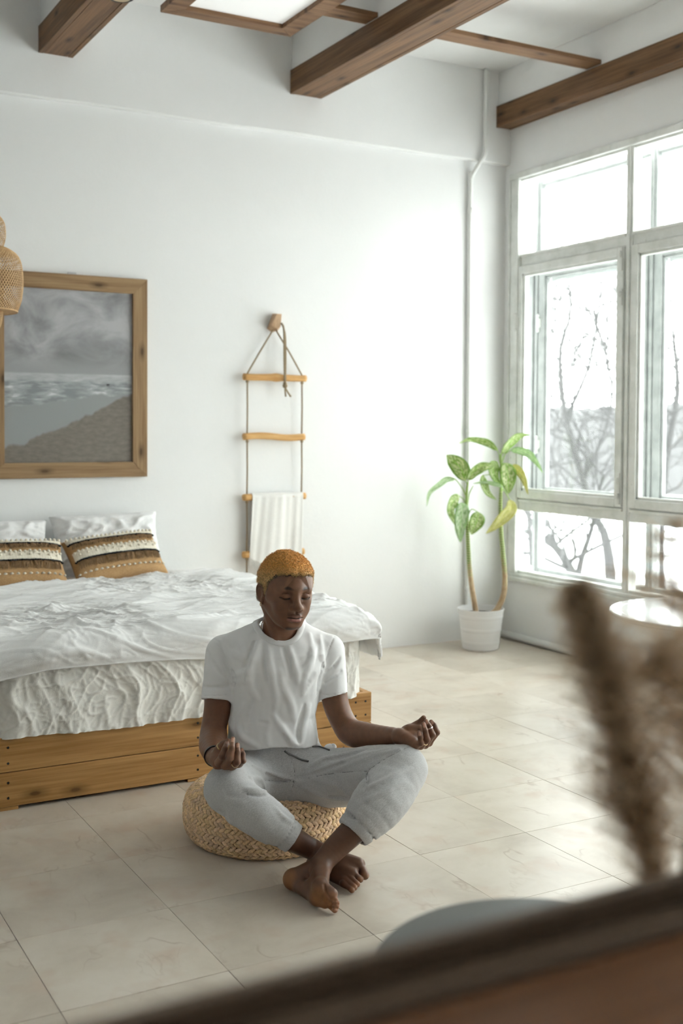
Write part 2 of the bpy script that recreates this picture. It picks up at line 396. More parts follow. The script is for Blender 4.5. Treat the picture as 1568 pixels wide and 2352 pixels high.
def window(name, X, cs, fm, gm, ends, sashes):
    o = bpy.data.objects.new(name, None); link(o); o.location = (X, 4, WZ0); o['kind'] = 'structure'
    hw = .030
    for c_ in cs:
        lo, hi = c_-hw, c_+hw
        m = MB().box((X-.035, lo, WZ0), (X+.03, hi, WZ1)); m.box((X-.045, c_-.012, WZ0), (X-.034, c_+.012, WZ1))
        m.build('mullion', fm, o, bevel=.003)
    for a, b in zip(cs[:-1], cs[1:]):
        y1, y0 = a-hw, b+hw
        for z0, z1 in TZ:
            m = MB().box((X-.03, y0, z0), (X+.028, y1, z1)); m.box((X-.042, y0, z1-.022), (X-.029, y1, z1-.004)); m.build('transom', fm, o, bevel=.003)
        MB().box((X-.03, y0, WZ1-.045), (X+.028, y1, WZ1)).build('head_rail', fm, o, bevel=.003)
        MB().box((X-.03, y0, WZ0), (X+.028, y1, WZ0+.05)).build('bottom_rail', fm, o, bevel=.003)
        # fixed panes top and bottom, opening sash between
        for z0, z1 in ((TZ[0][1], WZ1-.045), (WZ0+.05, TZ[1][0])):
            MB().box((X-.002, y0, z0), (X+.002, y1, z1)).build('pane', gm, o)
        s = MB(); w = .058; z0, z1 = TZ[1][1], TZ[0][0]
        xs0, xs1 = X-.048, X+.012
        s.box((xs0, y0+.003, z0+.003), (xs1, y0+w, z1-.003)).box((xs0, y1-w, z0+.003), (xs1, y1-.003, z1-.003))
        s.box((xs0, y0+w, z0+.003), (xs1, y1-w, z0+w)).box((xs0, y0+w, z1-w), (xs1, y1-w, z1-.003))
        i = .016
        s.box((xs0+.012, y0+w, z0+w), (xs1-.02, y0+w+i, z1-w)).box((xs0+.012, y1-w-i, z0+w), (xs1-.02, y1-w, z1-w))
        s.box((xs0+.012, y0+w, z0+w), (xs1-.02, y1-w, z0+w+i)).box((xs0+.012, y0+w, z1-w-i), (xs1-.02, y1-w, z1-w))
        so = s.build('sash', fm, o, bevel=.003)
        MB().box((X-.012, y0+w, z0+w), (X-.008, y1-w, z1-w)).build('pane', gm, so)
    return o
win = window('window_1', W1, MC, m_fr, m_glass, True, True)
wout = window('window_2', W2, [7.325]+MC, m_fr2, m_glass2, True, True)
# inner casing around the opening and the sill
m = MB().box((XW-.012, WY1-.09, WZ0+.031), (XW+.03, WY1+.012, WZ1-.0305)); m.box((XW-.02, WY1-.012, WZ0+.04), (XW-.0125, WY1+.005, WZ1-.04)); m.build('casing', m_fr, win, bevel=.003)
m = MB().box((XW-.014, WY0, WZ1-.03), (XW+.03, WY1+.012, WZ1+.012)); m.build('casing', m_fr, win, bevel=.003)
m = MB().box((XW-.028, WY0, WZ0-.022), (XW+.02, WY1, WZ0+.006)); m.box((XW-.012, WY0, WZ0+.006), (XW+.03, WY1, WZ0+.03)); m.build('sill', m_fr, win, bevel=.004)
# floor of the gap between the frames, and hinges and latches
m_hw = mat('painted_hardware', (.74, .75, .72), .45)
for z in (2.16, 1.33):
    for yy in (6.199,):
        for X in (W1-.05, W2-.05):
            h = MB().tube([(X-.006, yy, z-.045), (X-.006, yy, z+.045)], .0085, 10).ball((X-.006, yy, z+.05), .012).ball((X-.006, yy, z-.05), .012).box((X-.004, yy-.022, z-.03), (X+.006, yy+.02, z+.03))
            h.build('hinge', m_hw, win if X < 4.95 else wout, smooth=False)
for zc, L in ((2.46, .07), (2.23, .05), (1.10, .075), (1.02, .035)):
    X = W1-.05; yy = MC[1]+.045
    MB().box((X-.008, yy-.010, zc-L), (X+.004, yy+.010, zc+L)).ball((X-.012, yy, zc+L*.4), (.012, .011, .02)).build('latch', m_hw, win, bevel=.002)
# ragged old paint and frost along the outer glass edges
rg = np.random.RandomState(5)
def ragged(y0, y1, z0, z1, horiz, name='frost_edge'):
    m = MB(); n = 60; X = W2-.004
    s = np.linspace(0, 1, n); w = .02+.02*np.abs(noise(np.c_[s*9+y0*3, s*0+z0*5, s*0]))+.012*np.abs(noise(np.c_[s*31+y0, s*0, s*0+z1]))
    G = np.zeros((n, 2, 3)); G[:, :, 0] = X
    if horiz: G[:, 0, 1] = G[:, 1, 1] = y0+(y1-y0)*s; G[:, 0, 2] = z1; G[:, 1, 2] = z1-w
    else: G[:, 0, 2] = G[:, 1, 2] = z0+(z1-z0)*s; G[:, 0, 1] = y1; G[:, 1, 1] = y1-w
    m.grid(G); return m.build(name, m_ice, wout, solid=.003)
hw = .036
for a, b in zip([7.325]+MC[:2], MC[:3]):
    ragged(b+hw, a-hw, 0, WZ1-.045, True); ragged(b+hw+.075, a-hw-.075, 0, TZ[0][0]-.07, True)
ragged(0, 7.325-.8, 2.62, 3.10, False)
# pipes
m_pipe = mat('white_painted_pipe', (.84, .85, .83), .35)
o = thing('heating_pipe', 'thin white vertical pipe climbing the back wall near the window corner', 'pipe', (4.515, YW-.02, 0))
pts = [(4.515, YW-.022, 0.0), (4.515, YW-.022, 1.5), (4.512, YW-.022, 3.02), (4.516, YW-.026, 3.12), (4.555, YW-.06, 3.21), (4.585, YW-.078, 3.27), (4.592, YW-.078, 3.36), (4.592, YW-.076, ZC+.01)]
MB().tube(spline(pts, 60), .0145, 12).build('pipe', m_pipe, o, smooth=True)
for z in (1.42, .35, 2.9): MB().lathe([(.0145, -.02), (.02, -.015), (.02, .015), (.0145, .02)], (4.515, YW-.022, z), 14).build('coupling', m_pipe, o, smooth=True)
o = thing('heating_pipe', 'white pipe lying along the foot of the window wall', 'pipe', (XW-.025, 4, 0))
MB().tube([(XW-.028, 6.30, .03), (XW-.028, 5.2, .03), (XW-.028, 2.6, .03), (XW-.028, 1.5, .03)], .024, 12).build('pipe', m_pipe, o, smooth=True)
# ---------------------------------------------------------------- bed
BX0, BX1, BY0, BY1 = .93, 2.565, 4.307, 6.33
m_bed = wood('honey_pine', (.27, .125, .036), (.43, .225, .075), (.54, .315, .125), axis=0, scale=.8, rough=.5)
m_bedy = wood('honey_pine_side', (.27, .125, .036), (.43, .225, .075), (.54, .315, .125), axis=1, scale=.8, rough=.5, thick=0)
m_screw = mat('dark_screw', (.05, .05, .05), .4, .5, .8)
bed = thing('bed_frame', 'honey coloured pine bed frame of screwed horizontal boards', 'bed', ((BX0+BX1)/2, BY0, 0))
for k, (z0, z1) in enumerate(((.0135, .1425), (.1452, .276))):
    a = MB().box((BX0, BY0, z0), (BX1, BY0+.026, z1)).build('front_board', m_bed, bed, bevel=.0025, seg=2)
    sc = MB()
    for x in (.985, 1.745, 2.425+.06*k, 2.535):
        for z in (z0+.033, z1-.038): MB().tube([(x, BY0-.0008, z), (x, BY0+.004, z)], .0048, 10).build('screw', m_screw, a)
    MB().box((BX1-.026, BY0+.027, z0), (BX1, BY1, z1)).build('side_board', m_bedy, bed, bevel=.0025)
    MB().box((BX0, BY0+.027, z0), (BX0+.026, BY1, z1)).build('side_board', m_bedy, bed, bevel=.0025)
    MB().box((BX0+.027, BY1-.026, z0), (BX1-.027, BY1, z1)).build('back_board', m_bed, bed, bevel=.0025)
for x0 in (.935, 1.702, 2.45):
    for y0 in (BY0+.027, 5.2, 6.2): 
        MB().box((x0, y0-.026 if y0 < 4.4 else y0, 0), (x0+.088, y0+.07, .0125)).build('foot', m_bed, bed, bevel=.001)
MB().box((BX0+.03, BY0+.03, .15), (BX1-.03, BY1-.03, .17)).build('slat_base', m_bed, bed)
m_sheet = mat('ivory_cotton_sheet', (.80, .785, .74), .85, .12, sheen=.2); t = NT(m_sheet); v = t.coord('Object'); t.bump(t.mix(.5, t.noise(v, 26, 5, .6), t.noise(v, 500, 2)), .25, .008)
m_duv = mat('white_cotton_duvet', (.84, .84, .835), .85, .12, sheen=.2); t = NT(m_duv); v = t.coord('Object'); t.bump(t.mix(.5, t.noise(v, 20, 5, .6), t.noise(v, 500, 2)), .25, .008)
# mattress with loose fitted sheet: rounded box swept around, crumpled skirt
MX0, MX1, MY0, MY1, MZ0, MZ1 = BX0-.02, BX1-.035, BY0-.004, BY1-.03, .268, .605
def rbox_loop(n, inset=0.0, r=.09):
    x0, x1, y0, y1 = MX0+inset, MX1-inset, MY0+inset, MY1-inset; per = []
    for cx, cy, a0 in ((x1-r, y0+r, -90), (x1-r, y1-r, 0), (x0+r, y1-r, 90), (x0+r, y0+r, 180)):
        for a in np.linspace(a0, a0+90, 9): per.append((cx+r*math.cos(math.radians(a)), cy+r*math.sin(math.radians(a)), math.cos(math.radians(a)), math.sin(math.radians(a))))
    per.append(per[0]); per = np.array(per); L = np.r_[0, np.cumsum(np.linalg.norm(np.diff(per[:, :2], axis=0), axis=1))]; s_ = np.linspace(0, L[-1], n+1)[:-1]
    return np.stack([np.interp(s_, L, per[:, k]) for k in range(4)], 1), s_
loop, sarc = rbox_loop(1300)
nz = 90; hh = np.linspace(0, 1, nz)
Sg, Hg = np.meshgrid(sarc, hh, indexing='ij')
q = np.stack([Sg*2.6, Hg*.9, Sg*0], -1)
warp = .5*noise(np.stack([Sg*1.3, Hg*1.6, 0*Sg+5], -1))
fold1 = ridge(np.stack([Sg*4.6+Hg*.35+warp, Hg*.45, 0*Sg], -1), 2)
fold2 = crease(np.stack([Sg*8+Hg*.6+warp*1.5, Hg*1.2+3, 0*Sg+9], -1), 3, 10)
fold3 = crease(np.stack([Sg*14-Hg*2.0+warp*2.2, Hg*3.4, 0*Sg+2], -1), 2, 10)
gath = .004*np.sin(Sg*120+5*noise(np.stack([Sg*7, 0*Sg, 0*Sg+4], -1)))*np.clip(1-Hg/.07, 0, 1)
disp = (.012*fold1+.0085*fold2+.0055*fold3+gath)*np.where(loop[:, 2] > .5, .55, 1.0)[:, None]
prz = np.where(Hg < .86, 0, 0)
zz = MZ0+(MZ1-MZ0)*np.where(Hg < .8, Hg/.8*.80, .80+.20*np.sin((Hg-.8)/.2*math.pi/2))
ins = np.where(Hg < .8, 0, .07*(1-np.cos((Hg-.8)/.2*math.pi/2)))
px_ = loop[:, 0][:, None]+(disp-ins)*loop[:, 2][:, None]; py_ = loop[:, 1][:, None]+(disp-ins)*loop[:, 3][:, None]
zlow = -.010*np.clip(noise(np.stack([Sg*2.2, 0*Sg, 0*Sg+1], -1)), -1, 1)*np.clip(1-Hg*4, 0, 1)-.002*np.clip(1-Hg*5, 0, 1)
G = np.stack([px_, py_, zz+zlow], -1)
mt = thing('mattress', 'thick mattress under a crumpled ivory fitted sheet', 'mattress', ((MX0+MX1)/2, MY0, .17))
mb = MB().grid(G, True, False); top = len(G)*0
mb.add([(MX0+.08, MY0+.08, MZ1-.002), (MX1-.08, MY0+.08, MZ1-.002), (MX1-.08, MY1-.08, MZ1-.002), (MX0+.08, MY1-.08, MZ1-.002)], [(0, 1, 2, 3)])
mb.build('fitted_sheet', m_sheet, mt, smooth=True)
MB().box((MX0+.06, MY0+.06, .171), (MX1-.06, MY1-.06, .58)).build('core', m_sheet, mt, bevel=.03)
# duvet: draped heightfield, front hem hanging over the edge, corner hanging off the right side
nu, nv = 420, 420
u = np.linspace(0, 1, nu); w = np.linspace(0, 1, nv); U, Wd = np.meshgrid(u, w, indexing='ij')
LX = (MX1+.20)-(MX0-.22); LYd = 5.95-(MY0-.085)
sx = MX0-.22+U*LX; sy = MY0-.085-.015+Wd*LYd            # cloth coordinates laid flat
sy = sy-.06*np.clip((MX0+.22-sx)/.45, 0, 1)*(1-Wd)**2-.030*np.exp(-((sx-2.0)/.35)**2)*(1-Wd)**4
ZT = MZ1+.022
def drape(t_, e0, e1, r=.05):
    """position along one axis and drop for a cloth going over the edges e0 < e1"""
    o_ = np.clip(t_, e0, e1); over = np.where(t_ < e0, e0-t_, np.where(t_ > e1, t_-e1, 0)); sgn = np.where(t_ < e0, -1, 1)
    q_ = r*math.pi/2; bend = np.minimum(over, q_)/r
    return o_+sgn*r*np.sin(bend)*1.0, r*(1-np.cos(bend))+np.maximum(over-q_, 0)*.97, over
X_, dzx, ovx = drape(sx, MX0+.03, MX1-.03); Y_, dzy, ovy = drape(sy, MY0+.035, 7.0)
drop = np.maximum(dzx, dzy)+.25*np.minimum(dzx, dzy)
pt = np.stack([sx, sy, 0*sx], -1)
wv = .35*noise(pt*1.5+3)
f1 = crease(np.stack([sx*1.3+sy*1.1+wv, sy*5.0-sx*.9+wv*2, 0*sx], -1), 2, 4)
f2 = crease(np.stack([sx*1.9-sy*1.4+wv*3, sy*8.5+sx*2.6+wv*3, 0*sx+4], -1), 3, 10)
f3 = crease(np.stack([sx*4+wv*4, sy*14-sx*4, 0*sx+2], -1), 2, 6)
puff = .022*noise(pt*2.1+1)+.012*noise(pt*4.3)
tp = np.exp(-ovx*6-ovy*6)
hgt = (puff+.017*f1+.0095*f2+.0042*f3)*(.6+.4*tp)
edge = np.minimum(np.minimum(U, 1-U)*LX, np.minimum(Wd, 1-Wd)*LYd); hgt = hgt*np.clip(edge/.035, .25, 1)+.004
nx_ = np.where(ovx > .04, np.sign(sx-1.7), 0)*np.clip(ovx/.08, 0, 1); ny_ = -np.clip(ovy/.08, 0, 1)
hang = np.clip((ovx+ovy)/.1, 0, 1)
Z_ = ZT-drop+hgt*(1-.75*hang)
# never sink into the mattress
X_ = X_+nx_*(hgt*1.1+.016); Y_ = Y_+ny_*(hgt*1.1+.014)
# corner at the right front droops outward
cr_ = np.clip((ovx-.02)/.15, 0, 1)*np.clip((ovy-.0)/.08, 0, 1)
X_ = X_+.05*np.clip(sx-MX1, 0, 1)*np.exp(-((sy-4.4)/.3)**2)*2; Z_ = Z_+.02*cr_
G = np.stack([X_, Y_, Z_], -1)
dv = MB().grid(G).build('duvet', m_duv, smooth=True, org=(1.75, 4.4, .61), solid=.012); tag(dv, 'rumpled white duvet spread over the bed, corner hanging off the right side', 'duvet')
# ---- pillows
def cushion(c, ex, ey, ez, w, h, d, n=44, p=2.6, seed=0, wr=.012, pinch=.16):
    """pillow around centre c; ex along width, ey along height, ez thickness"""
    out = []
    a = np.linspace(-1, 1, n); A, B = np.meshgrid(a, a, indexing='ij')
    def sgnp(x, k): return np.sign(x)*np.abs(x)**k
    prof_ = np.clip((1-np.abs(A)**p)*(1-np.abs(B)**p), 0, 1)**.42
    ia = 1-pinch*(1-np.abs(B)**2)*np.abs(A)**3*.5; ib = 1-pinch*(1-np.abs(A)**2)*np.abs(B)**3*.5
    base = c+(A*ia*w/2)[..., None]*ex+(B*ib*h/2)[..., None]*ey
    q_ = np.stack([A*2+seed, B*2, A*0], -1); wrk = wr*(ridge(np.stack([A*2.2+B*1.1+seed*3, B*2.4-A, A*0], -1), 3)-.5)*np.clip(prof_*1.5, 0, 1)
    return base+(prof_*d/2+wrk)[..., None]*ez, base-(prof_*d/2)[..., None]*ez, A, B
def closed(F_, B_):
    m = MB(); m.grid(F_); m.grid(B_[:, ::-1]); return m
EX = np.array([1., 0, 0])
m_pil = mat('white_pillow_cotton', (.85, .85, .85), .85, .1, sheen=.15); t = NT(m_pil); v = t.coord('Object'); t.bump(t.noise(v, 24, 5, .6), .3, .008)
for c, tilt, roll, w, h, lab, sd in (((1.955, 6.155, .785), .42, .02, .62, .36, 'plain white pillow standing against the wall at the right of the bed head', 1),
                                 ((1.335, 6.155, .775), .42, -.015, .60, .34, 'plain white pillow against the wall at the left, cut by the photo edge', 5)):
    ey = np.array([0, math.sin(tilt), math.cos(tilt)]); ex = EX*math.cos(roll)+ey*math.sin(roll); ez = np.cross(ex, ey); ez = -ez if ez[1] > 0 else ez
    Fp, Bp, A, B = cushion(np.array(c), ex, ey, ez, w, h, .17, 48, 3.2, sd, .016)
    o = closed(Fp, Bp).build('pillow', m_pil, smooth=True, org=(c[0], c[1], .63)); tag(o, lab, 'pillow', 'white pillows at the bed head')
m_tan = mat('tan_cotton', (.50, .31, .155), .9, .1); t = NT(m_tan); v = t.coord('Object'); n1 = t.noise(v, 200, 2); t.color(t.ramp(n1, [(.3, (.42, .25, .115)), (.7, (.55, .36, .185))])); t.bump(n1, .3, .003)
m_cream = mat('cream_yarn', (.80, .74, .62), .9, .1); m_brown = mat('brown_yarn', (.31, .20, .11), .9, .1); m_blk = mat('black_yarn', (.015, .02, .025), .8, .1)
def boho(c, tilt, roll, w, h, lab, sd):
    R = np.random.RandomState(sd)
    ey = np.array([0, math.sin(tilt), math.cos(tilt)]); ex = EX*math.cos(roll)+ey*math.sin(roll); ey = ey*math.cos(roll)-EX*math.sin(roll); ez = np.cross(ex, ey); ez = -ez if ez[1] > 0 else ez
    o = thing('boho_cushion', lab, 'cushion', (c[0], c[1], .63), 'tufted cushions on the bed')
    Fp, Bp, A, B = cushion(np.array(c), ex, ey, ez, w, h, .15, 46, 2.8, sd, .004)
    closed(Fp, Bp).build('cover', m_tan, o, smooth=True)
    n = Fp.shape[0]
    def at(a, b, lift=.0):
        i = (a+1)/2*(n-1); j = (b+1)/2*(n-1); i0 = np.clip(int(i), 0, n-2); j0 = np.clip(int(j), 0, n-2); fi, fj = i-i0, j-j0
        p_ = Fp[i0, j0]*(1-fi)*(1-fj)+Fp[i0+1, j0]*fi*(1-fj)+Fp[i0, j0+1]*(1-fi)*fj+Fp[i0+1, j0+1]*fi*fj
        return p_+ez*lift
    aa = np.linspace(-.96, .96, 70)
    def bandg(b0, b1, lift, m, name, nb=8):
        Gb = np.array([[at(a, b0+(b1-b0)*k/(nb-1), lift*(1 if 0 < k < nb-1 else .2)+.0012*(k % 2)+.0008*((i % 2))) for k in range(nb)] for i, a in enumerate(aa)])
        return MB().grid(Gb).build(name, m, o, smooth=False)
    bandg(-.08, .30, .006, m_cream, 'woven_band', 12); bandg(.70, .95, .006, m_cream, 'woven_band', 8)
    for b0 in (-.11, .66):   # black braided cords
        m = MB()
        for i, a in enumerate(np.linspace(-.95, .95, 46)): m.ball(at(a, b0+.008*(i % 2), .007), (.0085, .0065, .0058), 7, 5)
        m.build('black_cord', m_blk, o, smooth=True)
    for b0, ln in ((-.14, .30), (.63, .20)):  # fringes of yarn tassels
        m = MB()
        for g_ in range(9):
            a0 = -.92+g_*.205+R.uniform(-.01, .01)
            for k in range(17):
                a = a0+k*.0098+R.uniform(-.004, .004); da = R.normal(0, .022); L_ = ln*R.uniform(.8, 1.08)*(1 if abs(a) < .95 else .6)
                pts = [at(np.clip(a+da*s_*s_, -1, 1), max(-.99, b0-L_*s_), .006+.011*math.sin(math.pi*min(1, s_*.9+.05))*R.uniform(.5, 1.3)) for s_ in (0, .33, .66, 1)]
                m.tube(pts, [.0022, .0024, .0022, .0015], 4, cap=False)
        q_ = m.build('fringe', m_brown, o); q_['kind'] = 'stuff'
    m = MB()
    for i, a in enumerate(np.linspace(-.92, .92, 21)):   # cream pompoms, two rows, and dashes
        m.ball(at(a, .24+.03*(i % 2), .011), .0078, 7, 5)
        if i % 2: m.ball(at(a, .12, .011), .0072, 7, 5)
        m.ball(at(a, .92, .012), .0085, 7, 5)
    m.build('pompoms', m_cream, o, smooth=True)['kind'] = 'stuff'
    m = MB()
    for a in np.linspace(-.93, .93, 17): m.tube([at(a-.028, -.62, .003), at(a, -.62, .0075), at(a+.028, -.62, .003)], [.003, .0062, .003], 7)
    m.build('dashes', m_cream, o, smooth=True)['kind'] = 'stuff'
boho((1.905, 5.86, .735), .75, .10, .52, .30, 'tan tufted cushion with cream bands, the tilted right-hand one of the two', 4)
boho((1.365, 5.84, .725), .75, -.02, .54, .30, 'tan tufted cushion with brown fringes, cut by the left photo edge', 9)
# ---------------------------------------------------------------- framed seascape
m_fw = wood('frame_wood_h', (.19, .105, .045), (.31, .19, .095), (.40, .27, .145), axis=0, scale=1.0)
m_fv = wood('frame_wood_v', (.19, .105, .045), (.31, .19, .095), (.40, .27, .145), axis=2, scale=1.0, thick=1)
FX0, FX1, FZ0, FZ1, FW = 1.345, 2.243, 1.15, 2.285, .0865
FY = YW-.032
pic = thing('framed_picture', 'large seascape photograph in a wide mitred wooden frame', 'picture', ((FX0+FX1)/2, YW, FZ0))
for a, b, c_, d, m in (((FX0, FZ1), (FX1, FZ1), (FX1-FW, FZ1-FW), (FX0+FW, FZ1-FW), m_fw), ((FX0, FZ0), (FX0+FW, FZ0+FW), (FX1-FW, FZ0+FW), (FX1, FZ0), m_fw),
                       ((FX0, FZ0), (FX0, FZ1), (FX0+FW, FZ1-FW), (FX0+FW, FZ0+FW), m_fv), ((FX1, FZ1), (FX1, FZ0), (FX1-FW, FZ0+FW), (FX1-FW, FZ1-FW), m_fv)):
    MB().prism([(q[0], FY, q[1]) for q in (a, b, c_, d)], (0, .031, 0)).build('frame_board', m, pic, bevel=.0015)
m_img = mat('seascape_print', (.4, .4, .4), .45, .3); t = NT(m_img)
uvn = t.n('ShaderNodeTexCoord'); sep = t.n('ShaderNodeSeparateXYZ'); t.l(uvn.outputs['UV'], sep.inputs[0]); x, y = sep.outputs[0], sep.outputs[1]
def uvnoise(sx, sy, scale, detail=5, dist=0, loc=(0, 0, 0), rough=.55):
    mp = t.n('ShaderNodeMapping'); mp.inputs['Scale'].default_value = (sx, sy, 1); mp.inputs['Location'].default_value = loc; t.l(uvn.outputs['UV'], mp.inputs['Vector']); return t.noise(mp.outputs['Vector'], scale, detail, rough, dist)
def step(v_, e, w_=.01): 
    o = t.n('ShaderNodeMapRange'); o.interpolation_type = 'SMOOTHSTEP'; o.inputs[1].default_value = e-w_; o.inputs[2].default_value = e+w_; t.l(v_, o.inputs[0]); return o.outputs[0]
cl = t.math('ADD', t.math('MULTIPLY', uvnoise(1.3, 2.4, 2.2, 6, .6, (.3, .2, 0)), 1.0), t.math('MULTIPLY', y, .10))
sky = t.ramp(cl, [(.36, (.17, .17, .175)), (.52, (.30, .30, .31)), (.68, (.46, .46, .475))])
hz = step(y, .60, .09); sky = t.mix(hz, (.33, .335, .34), sky)
sea_n = uvnoise(2.2, 12, 3, 5, .4); sea = t.ramp(sea_n, [(.4, (.24, .26, .265)), (.58, (.40, .42, .43)), (.68, (.66, .67, .68))])
surf = t.math('MULTIPLY', step(t.math('ADD', y, t.math('MULTIPLY', uvnoise(9, 3, 2), .03)), .487, .010), 1.0)
sea = t.mix(t.math('MULTIPLY', surf, t.math('MULTIPLY_ADD', sea_n, .9, .25)), sea, (.50, .51, .52))
# wet sand: between the swash line and the dry sand line
edge1 = t.math('ADD', t.math('MULTIPLY_ADD', x, .11, .315), t.math('MULTIPLY', t.math('SUBTRACT', uvnoise(3, 2, 1.6, 3), .5), .12))
wet = t.mix(step(t.math('SUBTRACT', y, edge1), 0.0, .012), (.30, .315, .315), sea)
edge2 = t.math('ADD', t.math('ADD', .085, t.math('MULTIPLY', t.math('POWER', x, 1.2), .33)), t.math('MULTIPLY', t.math('SUBTRACT', uvnoise(4, 2, 1.3, 3, 0, (3, 1, 0)), .5), .10))
sand = t.ramp(uvnoise(3, 9, 6, 5), [(.3, (.17, .15, .125)), (.7, (.235, .21, .18))])
low = t.mix(step(t.math('SUBTRACT', y, edge2), 0.0, .010), sand, wet)
img = t.mix(step(y, .515, .006), low, sky)
t.color(img)
q = MB().add([(FX0+FW-.006, FY+.018, FZ0+FW-.006), (FX1-FW+.006, FY+.018, FZ0+FW-.006), (FX1-FW+.006, FY+.018, FZ1-FW+.006), (FX0+FW-.006, FY+.018, FZ1-FW+.006)], [(0, 1, 2, 3)])
q.build('photo_print', m_img, pic, uv=[(0, 0), (1, 0), (1, 1), (0, 1)])
# the small dog running along the water line of the print
gx = lambda a, b: (FX0+FW+a*(FX1-FX0-2*FW), FY+.0172, FZ0+FW+b*(FZ1-FZ0-2*FW))
dg = [(.790, .452), (.796, .462), (.806, .460), (.815, .462), (.818, .458), (.811, .456), (.812, .444), (.809, .444), (.807, .453), (.800, .453), (.799, .444), (.796, .444), (.796, .455)]
MB().prism([gx(*p_) for p_ in dg], (0, .0006, 0)).build('dog_print', m_black, pic)
MB().box((1.785, YW-.008, FZ1-.004), (1.835, YW-.0015, FZ1+.014)).build('hanger', mat('steel', (.6, .6, .6), .35, .5, 1), pic, bevel=.001)
# ---------------------------------------------------------------- rope ladder
m_rung = wood('honey_branch', (.50, .25, .075), (.66, .37, .13), (.76, .48, .20), axis=0, scale=2.0, knots=True)
m_rope = mat('jute_rope', (.40, .31, .19), .9, .1); t = NT(m_rope); v = t.coord('Object', (1, 1, 1), (.7, .3, 0)); w = t.n('ShaderNodeTexWave'); w.inputs['Scale'].default_value = 90; t.l(v, w.inputs['Vector']); t.color(t.ramp(w.outputs['Fac'], [(.2, (.26, .19, .11)), (.8, (.48, .38, .25))])); t.bump(w.outputs['Fac'], .6, .003)
m_hook = wood('pale_hook_wood', (.46, .29, .17), (.56, .37, .225), (.63, .44, .28), axis=2, scale=2, knots=False)
LY = YW-.045
ladder = thing('rope_ladder', 'hanging rope ladder of honey-coloured branch rungs on the back wall', 'ladder', (3.05, LY, .3))
rz = [1.742, 1.381, 1.014, .668, .33]; R = np.random.RandomState(4)
lx, rx = 2.867, 3.237
for i, z in enumerate(rz):
    n = 26; s_ = np.linspace(0, 1, n); x0, x1 = 2.843, 3.262-.008*(i % 2)
    zc = z+[.0, .006, 0, 0, 0][i]*np.sin(s_*6.28)+.003*noise(np.c_[s_*3+i*7, s_*0, s_*0])
    rad = .0205+.002*noise(np.c_[s_*4+i*3, s_*0+2, s_*0])
    if i == 0: rad += .006*np.exp(-((s_-.53)/.07)**2)
    o = MB().tube(np.c_[x0+(x1-x0)*s_, LY+.003*noise(np.c_[s_*3, s_*0+i, s_*0]), zc], rad, 16).build('rung', m_rung, ladder, smooth=True)
    if i == 0: o['label'] = 'top rung with a knot in the middle'
for x in (lx, rx):
    pts = [(3.05+(x-3.05)*.06, LY+.005, 2.03), (x, LY, 1.762)]
    MB().tube(spline([pts[0], ((pts[0][0]+x)/2, LY, 1.90), pts[1]], 14), .0052, 8).build('rope', m_rope, ladder, smooth=True)
    for a, b in zip(rz[:-1], rz[1:]):
        MB().tube([(x, LY, a-.02), (x+.002, LY, (a+b)/2), (x, LY, b+.02)], .0050, 8).build('rope', m_rope, ladder, smooth=True)
    for z in rz: MB().ball((x, LY-.002, z-.027), (.010, .010, .011), 10, 8).build('rope_knot', m_rope, ladder, smooth=True)
# tail of the rope with knot and two frayed ends
kx = 3.10
MB().tube(spline([(3.085, LY-.02, 2.075), (3.097, LY-.03, 2.03), (3.099, LY-.033, 1.85), (3.104, LY-.03, 1.71)], 20), .0058, 8).build('rope_tail', m_rope, ladder, smooth=True)
MB().tube(spline([(3.088, LY-.022, 2.07), (3.107, LY-.028, 2.00), (3.110, LY-.030, 1.85), (3.108, LY-.03, 1.71)], 20), .0050, 8).build('rope_tail', m_rope, ladder, smooth=True)
MB().ball((3.106, LY-.03, 1.692), (.016, .015, .014), 12, 8).ball((3.106, LY-.03, 1.708), (.012, .012, .009), 12, 8).build('tail_knot', m_rope, ladder, smooth=True)
for x1 in (3.112, 3.145): MB().tube(spline([(3.106, LY-.03, 1.685), ((3.106+x1)/2-.002, LY-.032, 1.655), (x1, LY-.03, 1.628)], 8), [.0052]*7+[.0062], 8).build('rope_end', m_rope, ladder, smooth=True)
# faceted wooden hook on the wall
hk = thing('wall_hook', 'faceted pale wooden wall hook holding the rope ladder', 'hook', (3.055, YW, 2.07))
a = [(3.055, YW, 2.135), (3.090, YW, 2.135), (3.092, YW, 2.03), (3.050, YW, 2.02), (3.018, YW, 2.04)]
b = [(3.050, YW-.075, 2.128), (3.082, YW-.075, 2.128), (3.083, YW-.060, 2.055), (3.064, YW-.055, 2.035), (3.020, YW-.055, 2.058)]
fs = [(4, 3, 2, 1, 0), (5, 6, 7, 8, 9)]+[(i, (i+1) % 5, 5+(i+1) % 5, 5+i) for i in range(5)]
MB().add(a+b, fs).build('hook_body', m_hook, hk, bevel=.0015)
